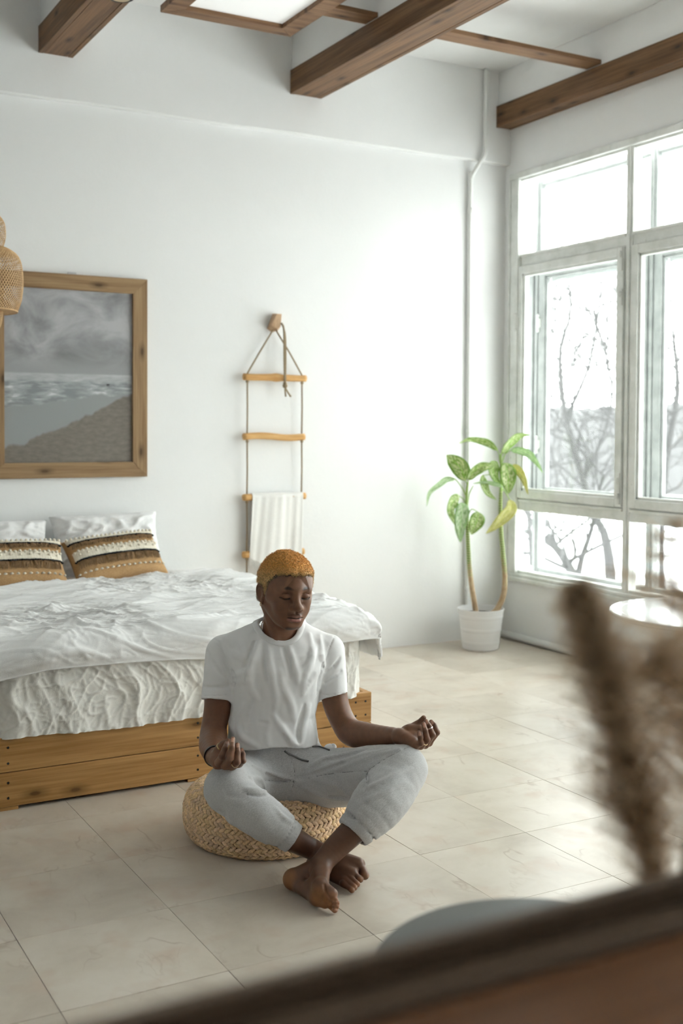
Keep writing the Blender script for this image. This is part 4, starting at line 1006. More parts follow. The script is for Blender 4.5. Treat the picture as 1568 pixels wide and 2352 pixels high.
for s in (-1, 1):
    f.ell((s*.0158, .0955, -.0360), (.0088, .0120, .0085), .010)
    f.ell((s*.0075, .1035, -.0448), (.0042, .0055, .0034), .002, -1)
    f.ell((s*.0318, .0775, .0015), (.0158, .0135, .0120), .0045)
    f.chain([(s*.0165, .0845, -.0045), (s*.024, .0872, -.0070), (s*.032, .0880, -.0080), (s*.040, .0857, -.0070), (s*.0475, .0795, -.0035)], .0015, .0015, -1)
    f.chain([(s*.0185, .0840, .0075), (s*.030, .0880, .0105), (s*.043, .0830, .0075)], .0012, .003, -1)
f.chain([(-.0255, .0835, -.0668), (-.011, .0965, -.0618), (0, .0990, -.0625), (.011, .0965, -.0618), (.0255, .0835, -.0668)], [.0034, .0064, .0060, .0064, .0034], .004)
f.chain([(-.022, .0840, -.0700), (-.010, .0950, -.0755), (0, .0965, -.0768), (.010, .0950, -.0755), (.022, .0840, -.0700)], [.0034, .0074, .0082, .0074, .0034], .004)
f.chain([(-.0265, .0870, -.0672), (-.012, .1010, -.0675), (0, .1050, -.0690), (.012, .1010, -.0675), (.0265, .0870, -.0672)], .0016, .0016, -1)
f.ell((0, .100, -.0885), (.016, .010, .0055), .010, -1)
for s in (-1, 1):    # ears
    th = s*.35; R = np.array([[math.cos(th), math.sin(th), 0], [-math.sin(th), math.cos(th), 0], [0, 0, 1.]])
    f.ell((s*.0770, -.016, -.006), (.0065, .0170, .0300), .006, 1, R)
    f.ell((s*.0835, -.012, -.008), (.0070, .0095, .0170), .004, -1, R)
    rim = [(s*.0760, .002, .010), (s*.0790, -.006, .0215), (s*.0830, -.018, .0235), (s*.0860, -.029, .014), (s*.0855, -.030, -.004), (s*.0820, -.021, -.022), (s*.0775, -.008, -.033)]
    f.chain(spline(rim, 14), .0034, .003)
    f.ell((s*.0765, -.006, -.0335), (.0050, .0075, .0085), .004)
    f.ell((s*.0755, .003, -.008), (.0040, .0040, .0060), .004)
hv, hf = f.mesh(); hv = smooth_mesh(hv, hf, 1, .35)
bl = []
for s in (-1, 1):
    bl.append(([(s*.0165, .0845, -.0047), (s*.024, .0868, -.0072), (s*.032, .0876, -.0083), (s*.040, .0853, -.0073), (s*.0490, .0785, -.0035)], .0021, .0018, (.010, .006, .005), 1.0))
    bl.append(([(s*.014, .0955, .0235), (s*.028, .0935, .0285), (s*.040, .084, .0265), (s*.050, .073, .0200)], .0036, .0030, (.014, .009, .007), .85))
    bl.append(([(s*.0075, .1035, -.0455)], .0035, .002, (.02, .008, .006), .9))
    bl.append(([(s*.042, .07, -.02)], .012, .02, (.15, .072, .042), .5))
bl.append(([(-.021, .086, -.0720), (-.010, .101, -.0765), (.010, .101, -.0765), (.021, .086, -.0720)], .0045, .003, (.30, .125, .105), .9))
bl.append(([(-.022, .087, -.0645), (-.011, .101, -.0610), (0, .103, -.0620), (.011, .101, -.0610), (.022, .087, -.0645)], .003, .002, (.17, .075, .06), .8))
bl.append(([(-.0265, .0870, -.0672), (-.012, .1000, -.0676), (0, .1030, -.0690), (.012, .1000, -.0676), (.0265, .0870, -.0672)], .0012, .0012, (.04, .015, .012), .9))
bl.append(([(-.016, .078, -.104), (0, .083, -.1085), (.016, .078, -.104)], .005, .006, (.03, .018, .014), .6))
bl.append(([(-.022, .095, -.0545), (0, .1005, -.0530), (.022, .095, -.0545)], .003, .005, (.05, .027, .018), .45))
bl.append(([(0, .11, -.03)], .010, .012, (.17, .085, .05), .6))
hcol = paint(hv, SK, bl)
# stubble shadow under the hair
hb_y = np.array([-.13, -.075, -.05, -.035, -.03, -.003, .004, .014, .024, .034, .046, .060, .075, .10]); hb_z = np.array([-.045, -.040, -.030, -.018, .020, .026, .018, -.010, -.008, .022, .044, .058, .066, .070])
def hairline(x, y): return np.interp(y, hb_y, hb_z)+.002*np.sin(x*230)
hh = hv[:, 2]-hairline(hv[:, 0], hv[:, 1]); w = np.clip(hh/.006+.8, 0, 1)[:, None]*(np.abs(hv[:, 0]) < .0755)[:, None]; hcol = hcol*(1-w)+np.array((.035, .022, .012))*w
BV = [h2w(hv)]; BF = [hf]; BC = [hcol]

# ---- hair: cap plus short curls
g = Field((-.115, -.135, -.08), (.115, .115, .15), .0025)
X, Y, Z = g.ax[0][:, None, None], g.ax[1][None, :, None], g.ax[2][None, None, :]
cap = d_ell(X, Y, Z, np.array((0, -.012, .040)), np.array((.083, .1015, .094)))
cap = smin(cap, d_ell(X, Y, Z, np.array((0, .030, .066)), np.array((.066, .063, .054))), .02)
inner = d_ell(X, Y, Z, np.array((0, -.014, .030)), np.array((.0725, .093, .078)))
zl = np.interp(g.ax[1], hb_y, hb_z)[None, :, None]
side = d_ell(X, Y, Z, np.array((0, -.015, -.02)), np.array((.0800, .0985, .13)))
capF = smin(smax(cap, -(Z-.0), .02), smax(side, Z-.05, .03), .01)
F0 = smax(smax(capF, (zl-Z)*.75, .006), -inner, .002)
g.F = F0.astype(np.float32)
G3 = np.stack(np.broadcast_arrays(X, Y, Z), -1); near = np.abs(g.F) < .02
q = G3[near]; g.F[near] += (.0030*noise(q*95)+.0022*noise(q*190)+.0035*noise(q*40)).astype(np.float32)
gv, gf = g.mesh()
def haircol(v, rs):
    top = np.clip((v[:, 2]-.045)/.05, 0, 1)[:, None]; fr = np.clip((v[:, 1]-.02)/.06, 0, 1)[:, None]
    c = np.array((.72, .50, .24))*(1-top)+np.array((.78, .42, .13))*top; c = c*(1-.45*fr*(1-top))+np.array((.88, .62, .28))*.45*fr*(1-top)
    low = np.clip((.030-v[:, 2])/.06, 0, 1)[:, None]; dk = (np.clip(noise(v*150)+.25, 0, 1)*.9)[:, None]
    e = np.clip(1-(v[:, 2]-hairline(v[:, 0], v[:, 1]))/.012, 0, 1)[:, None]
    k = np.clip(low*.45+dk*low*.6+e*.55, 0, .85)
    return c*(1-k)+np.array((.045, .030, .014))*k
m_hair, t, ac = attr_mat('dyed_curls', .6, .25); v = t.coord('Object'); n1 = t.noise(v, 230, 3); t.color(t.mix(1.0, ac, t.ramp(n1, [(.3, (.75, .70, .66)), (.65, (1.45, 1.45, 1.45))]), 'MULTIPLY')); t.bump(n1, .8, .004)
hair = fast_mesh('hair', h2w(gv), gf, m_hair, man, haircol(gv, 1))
rs = np.random.RandomState(11)
tri = gv[gf[:, :3]]; nrm = np.cross(tri[:, 1]-tri[:, 0], tri[:, 2]-tri[:, 0]); ar = np.linalg.norm(nrm, axis=1); nrm /= ar[:, None]+1e-12
cen = gv[gf].mean(1); outw = (np.abs(inner).min() >= 0)
dist_in = np.abs(d_ell(cen[:, 0], cen[:, 1], cen[:, 2], np.array((0, -.014, .030)), np.array((.0725, .093, .078))))
wgt = ar*(dist_in > .004)*np.clip((cen[:, 2]-hairline(cen[:, 0], cen[:, 1])+.003)/.004, 0, 1); pick = rs.choice(len(cen), 11000, p=wgt/wgt.sum())
cv, cf, cc = [], [], []
L = 5; off = 0
b0 = cen[pick]+rs.normal(0, .0008, (len(pick), 3)); nn = nrm[pick]; t1 = np.cross(nn, rs.normal(size=nn.shape)); t1 /= np.linalg.norm(t1, axis=1)[:, None]; t2 = np.cross(nn, t1)
ln = rs.uniform(.003, .0075, len(pick))*np.where(cen[pick][:, 2] > .02, 1, .6); ph = rs.uniform(0, 6.28, len(pick)); cr = rs.uniform(.0008, .0022, len(pick))
rings = []
for i in range(L):
    s_ = i/(L-1); a = ph+s_*5.5
    c_ = b0+nn*(ln*s_*.9)[:, None]+t1*(cr*(np.cos(a)-np.cos(ph))*1.0)[:, None]+t2*(cr*(np.sin(a)-np.sin(ph)))[:, None]
    for k in range(3):
        an = k*2.094; rings.append(c_+(t1*math.cos(an)+t2*math.sin(an)+nn*.5*math.cos(an))*(.00055*(1-.6*s_)))
V = np.stack(rings, 1); n_ = len(pick); V = V.reshape(-1, 3); base = (np.arange(n_)*L*3)[:, None]
fs = []
for i in range(L-1):
    for k in range(3):
        l = (k+1) % 3; fs.append(base+np.array([[i*3+k, i*3+l, (i+1)*3+l, (i+1)*3+k]]))
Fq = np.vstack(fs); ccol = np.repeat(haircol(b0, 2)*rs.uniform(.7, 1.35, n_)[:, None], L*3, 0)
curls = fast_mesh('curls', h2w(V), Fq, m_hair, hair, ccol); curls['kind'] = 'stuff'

# ---- arms and hands
def h1(x, y, d): return P(440+x/8.711, 1640+y/8.711, d)
def h2(x, y, d): return P(880+x/10.453, 1620+y/10.453, d)
def arm(chain, wrist_to, fingers, thumb, palm, lo, hi):
    f = Field(lo, hi, .0021)
    f.chain([c[0] for c in chain], [c[1]-.0012 for c in chain], 0, 1, .007)
    for a, b, ra, rb in palm: f.cone(a, b, ra, rb, .010)
    for fg in fingers:
        f.chain([q[0] for q in fg], [q[1] for q in fg], .0035)
        for q in fg[1:-1]: f.ell(q[0], (q[1]*1.04,)*3, .003)
    f.chain([q[0] for q in thumb], [q[1] for q in thumb], .006)
    return f
A1 = [(P(508, 1500, 4.00), .050), (P(503, 1560, 3.975), .050), (P(499, 1625, 3.95), .0455), (P(491, 1672, 3.935), .0435), (P(490, 1698, 3.90), .0475), (P(488, 1716, 3.835), .0445), (P(489, 1730, 3.755), .035), (P(493, 1739, 3.685), .0265)]
sp = spline([np.r_[p, r] for p, r in A1], 24); A1s = [(q[:3], q[3]) for q in sp]
w1 = P(493, 1739, 3.685)
idx1 = [(h1(535, 970, 3.605), .0125), (h1(605, 850, 3.568), .0105), (h1(665, 690, 3.575), .0090), (h1(703, 580, 3.600), .0078)]
mid1 = [(h1(660, 1040, 3.590), .0125), (h1(765, 880, 3.552), .0108), (h1(805, 680, 3.560), .0092), (h1(822, 505, 3.590), .0080)]
rin1 = [(h1(800, 1055, 3.588), .0122), (h1(915, 960, 3.556), .0104), (h1(922, 770, 3.565), .0088), (h1(916, 615, 3.590), .0076)]
pin1 = [(h1(940, 1010, 3.602), .0110), (h1(1030, 935, 3.576), .0092), (h1(1026, 805, 3.585), .0078), (h1(1000, 720, 3.602), .0068)]
th1 = [(h1(470, 850, 3.670), .0170), (h1(520, 720, 3.648), .0135), (h1(625, 600, 3.632), .0110), (h1(735, 540, 3.622), .0085)]
palm1 = [(h1(455, 900, 3.668), h1(530, 1000, 3.625), .021, .019), (h1(560, 900, 3.650), h1(930, 930, 3.640), .027, .020), (h1(600, 800, 3.645), h1(900, 850, 3.640), .020, .014), (w1, idx1[0][0]+CF*.014, .022, .015), (w1, mid1[0][0]+CF*.016, .022, .016), (w1, rin1[0][0]+CF*.016, .021, .016), (w1, pin1[0][0]+CF*.014, .019, .014)]
fa = arm(A1s, w1, [idx1, mid1, rin1, pin1], th1, palm1, np.min([P(440, 1480, 4.1), P(440, 1790, 3.45), P(590, 1480, 4.1), P(590, 1790, 3.45)], 0)-.02, np.max([P(440, 1480, 4.1), P(440, 1790, 3.45), P(590, 1480, 4.1), P(590, 1790, 3.45)], 0)+.02)
def hand_paint(f, fingers, thumb, palm_pts, nail_dir):
    v, fc = f.mesh(); v = smooth_mesh(v, fc, 2, .35); bl = []
    for fg in fingers+[thumb]:
        bl.append(([fg[-1][0]-nail_dir*.002], .006, .006, PALM, .55))
    bl.append((palm_pts, .016, .02, PALM, .85))
    for fg in fingers:
        for q in fg[1:-1]: bl.append(([q[0]+nail_dir*.008], .004, .006, (.07, .032, .02), .5))
        bl.append(([fg[-1][0]+nail_dir*.0072+UP*.001, fg[-1][0]*.75+fg[-2][0]*.25+nail_dir*.0080], .0044, .0012, NAIL, .95))
    return v, fc, paint(v, SK, bl)
nd = -CF
v_, f_, c_ = hand_paint(fa, [idx1, mid1, rin1, pin1], th1, [h1(650, 900, 3.64), h1(900, 900, 3.635)], nd); BV.append(v_); BF.append(f_); BC.append(c_)
A2 = [(P(757, 1500, 4.02), .050), (P(762, 1560, 4.01), .049), (P(772, 1620, 3.995), .0445), (P(789, 1660, 3.985), .0425), (P(806, 1682, 3.965), .0455), (P(832, 1688, 3.925), .0445), (P(872, 1690, 3.865), .0350), (P(912, 1690, 3.805), .0260)]
sp = spline([np.r_[p, r] for p, r in A2], 24); A2s = [(q[:3], q[3]) for q in sp]
w2 = h2(390, 745, 3.798)
pin2 = [(h2(765, 945, 3.745), .0125), (h2(900, 915, 3.733), .0098), (h2(885, 770, 3.733), .0082), (h2(862, 660, 3.740), .0072)]
rin2 = [(h2(890, 960, 3.757), .0128), (h2(1050, 830, 3.745), .0108), (h2(1005, 610, 3.745), .0090), (h2(965, 450, 3.752), .0078)]
mid2 = [(h2(1000, 940, 3.777), .0128), (h2(1180, 710, 3.767), .0108), (h2(1095, 505, 3.767), .0092), (h2(1030, 385, 3.777), .0080)]
idx2 = [(h2(1090, 890, 3.800), .0125), (h2(1285, 650, 3.792), .0105), (h2(1220, 480, 3.792), .0090), (h2(1150, 395, 3.798), .0078)]
th2 = [(h2(560, 640, 3.822), .0195), (h2(740, 510, 3.826), .0145), (h2(885, 405, 3.822), .0115), (h2(968, 300, 3.815), .0088)]
palm2 = [(h2(640, 620, 3.812), h2(860, 570, 3.806), .024, .014), (h2(700, 760, 3.79), h2(960, 780, 3.80), .022, .016), (w2, pin2[0][0]-[0, 0, .001], .0225, .0150), (w2, rin2[0][0], .0225, .0150), (w2, mid2[0][0], .0215, .0150), (w2, idx2[0][0], .0205, .0145), (h2(560, 640, 3.822), h2(700, 600, 3.81), .021, .016), (h2(540, 800, 3.775), h2(700, 880, 3.755), .0185, .0160)]
cs = [P(720, 1470, 4.12), P(1030, 1470, 4.12), P(720, 1760, 3.65), P(1030, 1760, 3.65), P(720, 1470, 3.65), P(1030, 1760, 4.12)]
fb = arm(A2s, w2, [pin2, rin2, mid2, idx2], th2, palm2, np.min(cs, 0)-.02, np.max(cs, 0)+.02)
v_, f_, c_ = hand_paint(fb, [pin2, rin2, mid2, idx2], th2, [h2(640, 700, 3.79), h2(800, 850, 3.76)], nd); BV.append(v_); BF.append(f_); BC.append(c_)

# ---- lower legs and feet
def ft(x, y, z): return PZ(630+x/6.533, 1880+y/6.533, z)
cs = [PZ(600, 1860, .3), PZ(900, 1860, .3), PZ(600, 2120, 0), PZ(900, 2120, 0), PZ(600, 1860, 0), PZ(900, 2120, .3)]
f = Field(np.min(cs, 0)-.03, np.minimum(np.max(cs, 0)+.03, [9, 9, .33]), .0024)
f.chain(spline([np.r_[P(835, 1885, 3.625), .046], np.r_[P(801, 1918, 3.60), .0415], np.r_[ft(880, 480, .118), .0350], np.r_[ft(690, 700, .086), .0325]], 12)[:, :3], np.linspace(.046, .0325, 12), 0)
heel = ft(285, 905, .033)
f.cone(ft(680, 720, .082), heel, .031, .029, .012); f.ell(heel, (.031, .031, .031), .008)
f.cone(ft(690, 760, .078), ft(690, 1020, .064), .031, .0245, .014)
f.cone(heel-[0, 0, .004], ft(640, 1190, .027), .026, .0225, .016); f.cone(ft(640, 1190, .027), ft(760, 1265, .022), .0225, .0170, .012)
f.cone(ft(600, 1000, .045), ft(690, 1130, .042), .024, .021, .02); f.cone(ft(690, 1020, .066), ft(730, 1050, .062), .0235, .0215, .012)
f.ell(ft(600, 790, .078), (.012, .012, .012), .01)
toesF = [[(ft(740, 1030, .066), .0185), (ft(815, 1065, .062), .0140), (ft(866, 1130, .054), .0172)], [(ft(770, 1140, .05), .0120), (ft(850, 1188, .046), .0088), (ft(902, 1222, .040), .0106)],
         [(ft(770, 1190, .04), .0115), (ft(862, 1240, .034), .0080), (ft(928, 1270, .029), .0102)], [(ft(770, 1230, .031), .0110), (ft(855, 1285, .025), .0076), (ft(925, 1318, .020), .0098)], [(ft(765, 1265, .022), .0110), (ft(840, 1325, .016), .0076), (ft(905, 1368, .0125), .0098)]]
for tq in toesF: f.chain([q[0] for q in tq], [q[1] for q in tq], .0018)
# the other foot
f.chain([P(640, 1912, 3.61), P(668, 1926, 3.60), PZ(712, 1948, .100), PZ(748, 1966, .078)], [.044, .039, .0335, .0325], .0)
f.cone(PZ(748, 1966, .078), PZ(722, 1985, .034), .031, .028, .012)
f.cone(PZ(752, 1968, .072), PZ(822, 1986, .053), .031, .0235, .014); f.cone(PZ(735, 1990, .03), PZ(790, 2024, .021), .026, .0185, .014); f.cone(PZ(770, 1990, .05), PZ(808, 2008, .036), .026, .021, .014)
toesB = [[((820, 1987, .052), .0185), ((832, 1998, .043), .0140), ((837, 2010, .033), .0150)], [((808, 2003, .040), .0140), ((819, 2013, .034), .0100), ((827, 2020, .026), .0104)],
         [((800, 2014, .032), .0135), ((812, 2024, .027), .0095), ((820, 2031, .021), .0098)], [((794, 2023, .025), .0130), ((806, 2032, .021), .0090), ((814, 2039, .016), .0093)], [((788, 2029, .020), .0125), ((800, 2038, .015), .0085), ((808, 2045, .012), .0090)]]
for tq in toesB: f.chain([PZ(*q[0]) for q in tq], [q[1] for q in tq], .002)
Tp = lambda pts: [(630+x/6.533, 1880+y/6.533) for x, y in pts]
for pts, r_, h_ in (([(745, 1000), (762, 1090), (818, 1192), (895, 1208)], .0042, .0034), ([(862, 1232), (945, 1236)], .003, .003), ([(850, 1225), (846, 1290), (852, 1350)], .0036, .003), ([(868, 1287), (958, 1284)], .003, .003), ([(862, 1340), (938, 1348)], .003, .003)):
    f.fold(Tp(pts), r_, h_, .003, -1, False)
f.F = np.maximum(f.F, (.0006-f.ax[2])[None, None, :].astype(np.float32))
v_, f_ = f.mesh(); v_ = smooth_mesh(v_, f_, 1, .3)
sd = np.array(CF)*0+ft(400, 1000, .02)
bl = [([heel-CF*.02-CR*.012, heel-CR*.02], .020, .022, SOLE, .95), ([ft(700, 1080, .05)-CF*.022-[0, 0, .01], ft(790, 1280, .015)-CF*.015], .022, .022, SOLE, .9), ([ft(420, 1080, .01), ft(650, 1260, .01)], .014, .018, SOLE, .8)]
bl += [([tq[-1][0]-CF*.010-[0, 0, .003]], .010, .008, (.33, .155, .085), .95) for tq in toesF]+[([PZ(*tq[-1][0])-CF*.010], .007, .008, (.30, .14, .075), .9) for tq in toesB]
BV.append(v_); BF.append(f_); BC.append(paint(v_, tuple(.72*q for q in SK), bl))

# ---- clothes
ZPY = lambda py, d=3.98: P(640, py, d)[2]
def loft(F_, rows, dc, p=2.35, k=.02, inset=0):
    """rows: (py, centre px, half px, half depth, depth offset)"""
    rows = sorted(rows, key=lambda r: -r[0]); zz = np.array([ZPY(r[0]) for r in rows])
    o0 = P(640, 1600, dc); sc = 1/(FPX/dc)
    uu = np.array([(r[1]-640)*sc for r in rows]); aa = np.array([r[2]*sc-inset for r in rows]); bb = np.array([r[3]-inset for r in rows]); dd = np.array([r[4] for r in rows])
    zg = F_.ax[2]; ze = np.clip(zg, zz[0], zz[-1]); 
    U, A, B, Dd = (np.interp(ze, zz, q) for q in (uu, aa, bb, dd))
    X, Y = F_.ax[0][:, None, None]-o0[0], F_.ax[1][None, :, None]-o0[1]
    u = X*RH[0]+Y*RH[1]-U; d = X*FH[0]+Y*FH[1]-Dd
    e = ((np.abs(u/A)**p+np.abs(d/B)**p)**(1/p)-1)*np.minimum(A, B)
    e = smax(e, np.abs(zg-(zz[0]+zz[-1])/2)[None, None, :]-(zz[-1]-zz[0])/2+inset, .02)
    F_.F = smin(F_.F, e, k).astype(np.float32)
TR = [(1752, 640, 99, .128, -.002), (1728, 634, 102, .131, -.003), (1700, 627, 104, .131, 0), (1640, 625, 99, .124, .004), (1580, 634, 103, .126, .004), (1530, 634, 113, .124, .006), (1495, 633, 116, .112, .010), (1466, 636, 92, .086, .014), (1440, 640, 60, .064, .018), (1418, 642, 44, .050, .02)]
cs = [P(440, 1390, 4.15), P(830, 1390, 4.15), P(440, 1760, 3.8), P(830, 1760, 3.8), P(440, 1390, 3.8), P(830, 1760, 4.15)]
sh = Field(np.min(cs, 0)-.02, np.max(cs, 0)+.02, .0036)
loft(sh, TR, 3.98)
sh.cone(P(600, 1462, 3.995), P(516, 1492, 3.995), .052, .052, .03); sh.cone(P(682, 1462, 3.995), P(752, 1490, 4.01), .050, .050, .03)
# sleeves
S1a, S1b = P(509, 1500, 3.995), P(497.5, 1609, 3.945); S2a, S2b = P(756, 1496, 4.01), P(766, 1598, 3.99)
def sleeve(a, b, ra, rb, tilt):
    d = (b-a); L = np.linalg.norm(d); d /= L; b2 = b+d*.05; rb2 = ra+(rb-ra)*(L+.05)/L; n = d+tilt; n /= np.linalg.norm(n)
    m = max(ra, rb2)+.03; lo, hi = np.minimum(a, b2)-m, np.maximum(a, b2)+m
    sh.op(lo, hi, lambda X, Y, Z: smax(d_cone(X, Y, Z, a, b2, ra, rb2), (X-b[0])*n[0]+(Y-b[1])*n[1]+(Z-b[2])*n[2], .002), .018, 1)
    # hollow the cuff
    return d, n
d1, n1_ = sleeve(S1a, S1b, .056, .0545, 0); d2, n2_ = sleeve(S2a, S2b, .054, .0500, RH*.17)
# folds on the shirt (pixel paths laid onto the surface)
Zs = lambda pts: [(440+x/3.92, 1400+y/3.92) for x, y in pts]
for pts, r, h in [([(600, 300), (525, 540), (525, 690), (590, 800)], .012, .0052), ([(690, 350), (715, 560), (760, 760), (745, 930)], .012, .0042), ([(880, 340), (930, 500), (960, 660)], .010, .0032),
                  ([(1060, 230), (1085, 420), (1020, 620), (1000, 760)], .012, .0050), ([(1150, 240), (1170, 420), (1185, 500)], .009, .0045), ([(740, 960), (830, 1090), (905, 1190), (965, 1225)], .011, .0058), ([(700, 1000), (680, 1120), (690, 1210)], .009, .004),
                  ([(470, 860), (425, 1010), (450, 1140), (590, 1235)], .011, .0058), ([(380, 600), (470, 570), (530, 540)], .010, .0055), ([(370, 680), (450, 640), (520, 640)], .010, .0045), ([(350, 380), (420, 420), (490, 460)], .009, .004),
                  ([(250, 290), (330, 410), (370, 540)], .010, .0045), ([(440, 280), (470, 400), (480, 500)], .009, .0035), ([(1060, 870), (1010, 1040), (985, 1200)], .010, .0050), ([(1090, 940), (1110, 1080), (1120, 1190)], .010, .004), ([(800, 560), (830, 700), (900, 860), (930, 1000)], .012, .0040),
                  ([(1040, 700), (1080, 620), (1160, 540)], .010, .0040), ([(350, 900), (345, 1000), (400, 1130)], .012, .005), ([(1120, 330), (1060, 480), (960, 560)], .010, .003)]:
    sh.fold(Zs(pts), r*1.05, h*1.55, .011)
for pts, r, h in [([(85, 690), (170, 702), (270, 700), (375, 680)], .005, .0036), ([(370, 560), (390, 640), (370, 700)], .006, .006), ([(640, 330), (660, 520), (680, 640)], .007, .004), ([(560, 300), (480, 500), (470, 640)], .007, .004), ([(820, 350), (870, 500), (880, 620)], .007, .003),
                  ([(1185, 490), (1150, 640), (1130, 760)], .008, .007), ([(1210, 560), (1270, 520), (1330, 440)], .006, .004), ([(1200, 660), (1290, 600), (1345, 560)], .006, .004), ([(600, 1012), (650, 1018), (690, 1022)], .003, .002), ([(540, 820), (500, 960), (500, 1080)], .009, .004),
                  ([(820, 1130), (880, 1240)], .007, .004), ([(1010, 860), (960, 1060), (960, 1190)], .008, .004), ([(130, 350), (200, 500), (290, 610)], .007, .003), ([(250, 330), (290, 480), (350, 600)], .006, .003)]:
    sh.fold(Zs(pts), r, h*1.5, .008, -1)
sh.fold(Zs([(180, 262), (250, 300), (320, 420), (365, 540), (380, 640)]), .0022, .0016, .002, -1, False); sh.fold(Zs([(1285, 235), (1240, 340), (1200, 470), (1180, 540)]), .0022, .0016, .002, -1, False)
sh.fold(Zs([(82, 782), (220, 778), (368, 770)]), .0018, .0010, .002, -1, False); sh.fold(Zs([(1140, 740), (1200, 772), (1300, 765), (1385, 728)]), .0018, .0010, .002, -1, False)
sh.displace(lambda p: .0016*noise(p*22)+.0010*noise(p*np.array([48, 48, 20])))
# neck opening: everything above the collar line, as seen from the front, and a rib-knit collar band along it
cx_ = np.array([584, 586, 589, 596, 608, 622, 636, 650, 664, 676, 684, 689, 692, 694.]); cy_ = np.array([1404, 1414, 1428, 1444, 1458, 1467, 1472, 1474, 1471, 1463, 1450, 1436, 1420, 1408.])
arc = spline(np.c_[cx_, cy_], 61); tg = np.gradient(arc, axis=0); nr_ = np.c_[-tg[:, 1], tg[:, 0]]; nr_ /= np.linalg.norm(nr_, axis=1)[:, None]
cg = []
for (x, y), (nx, ny) in zip(arc, nr_):
    row = []
    for o_ in (-1.5, 1.5, 6., 11.5, 13.):
        q_, g_ = sh.hit(x+nx*o_, y+ny*o_); row.append((q_, g_))
    if any(r[0] is None for r in row): continue
    q0, g0 = row[1]
    cg.append([row[0][0]-g0*.010+CF*.006, row[0][0]+row[0][1]*.0018, row[1][0]+row[1][1]*.0026, row[2][0]+row[2][1]*.0026, row[3][0]+row[3][1]*.0022, row[4][0]-row[4][1]*.0015])
cg = np.array(cg)
for _ in range(4): cg[1:-1] = .5*cg[1:-1]+.25*cg[2:]+.25*cg[:-2]
# back of the collar behind the neck
bk = [cg[-1]+FH*a_+RH*b_+UP*c_ for a_, b_, c_ in ((.022, -.004, .006), (.045, -.020, .012))]+[cg[0]+FH*a_+RH*b_+UP*c_ for a_, b_, c_ in ((.065, .055, .016), (.045, .020, .012), (.022, .004, .006))]
cg = np.concatenate([cg, np.array(bk)])
Xw = np.stack(np.broadcast_arrays(sh.ax[0][:, None, None], sh.ax[1][None, :, None], sh.ax[2][None, None, :]), -1)-CAM
dep = Xw @ CF; ppx = CXP+FPX*(Xw @ CR)/dep; ppy = CYP-FPX*(Xw @ CU)/dep
lim = np.interp(ppx, cx_, cy_, left=1300, right=1300); cut = np.maximum((ppy-lim)*dep/FPX*.8, dep-4.045)
cut = np.where((ppx < 584) | (ppx > 694), np.maximum(cut, np.maximum(584-ppx, ppx-694)*dep/FPX), cut)
sh.F = np.maximum(sh.F, -cut).astype(np.float32); del Xw, dep, ppx, ppy
for ch, b, n in ((A1s, S1b, n1_), (A2s, S2b, n2_)):
    ps = [q[0] for q in ch]; rd = [q[1]+.0045 for q in ch]; sel = [i for i in range(len(ps)) if (ps[i]-b) @ n > -.022]
    sh.chain([ps[i] for i in sel], [rd[i] for i in sel], .0015, -1)
# hem: hollow from below
zb = ZPY(1726, 3.855)
hx = P(640, 1729, 3.98)
def hemcut(X, Y, Z):
    u = (X-hx[0])*RH[0]+(Y-hx[1])*RH[1]; d = (X-hx[0])*FH[0]+(Y-hx[1])*FH[1]
    return Z-(zb+.006*np.cos(u*26)-.02*d/.13*.3+.030*u*.6)
sh.op(hx-[.35, .35, .25], hx+[.35, .35, .06], hemcut, .0015, -1)
m_tee = mat('white_cotton_jersey', (.88, .88, .885), .85, .15, sheen=.15); t = NT(m_tee); v = t.coord('Object'); t.bump(t.mix(.4, t.noise(v, 45, 4), t.noise(v, 900, 2)), .12, .003)
v_, f_ = sh.mesh(); v_ = smooth_mesh(v_, f_, 1, .4); shirt = fast_mesh('t_shirt', v_, f_, m_tee, man); shirt['label'] = 'white short-sleeved t-shirt'
MB().grid(cg, True, False).build('collar', m_tee, shirt, smooth=True)

PT = [[(P(592, 1792, 3.95), .098), (P(553, 1800, 3.80), .082), (P(522, 1810, 3.645), .071)],
      [(P(523, 1812, 3.64), .068), (P(560, 1846, 3.61), .0700), (P(604, 1877, 3.598), .0690), (P(645, 1905, 3.598), .0560), (P(672, 1926, 3.600), .0440)],
      [(P(694, 1786, 3.955), .102), (P(800, 1785, 3.875), .096), (P(870, 1771, 3.80), .087), (P(926, 1765, 3.745), .0755)],
      [(P(925, 1772, 3.74), .0700), (P(900, 1808, 3.69), .0830), (P(868, 1845, 3.645), .0850), (P(836, 1885, 3.612), .0680), (P(812, 1911, 3.600), .0530)]]
cs = [P(440, 1690, 4.15), P(1010, 1690, 4.15), P(440, 1980, 3.45), P(1010, 1980, 3.45), P(440, 1690, 3.45), P(1010, 1980, 4.15)]
pn = Field(np.min(cs, 0)-.02, np.max(cs, 0)+.02, .0042)
pc = P(640, 1790, 3.985); Rp = np.stack([RH, FH, UP])
pn.ell(pc, (.170, .135, .115), .02, 1, Rp); loft(pn, [(1830, 642, 112, .130, 0), (1790, 642, 112, .134, 0), (1765, 642, 104, .130, 0), (1735, 640, 97, .123, 0), (1690, 636, 94, .118, 0)], 3.985, 2.2, .03)
for ch in PT:
    sp = spline([np.r_[p, r] for p, r in ch], 12); pn.chain(sp[:, :3], sp[:, 3], .030)
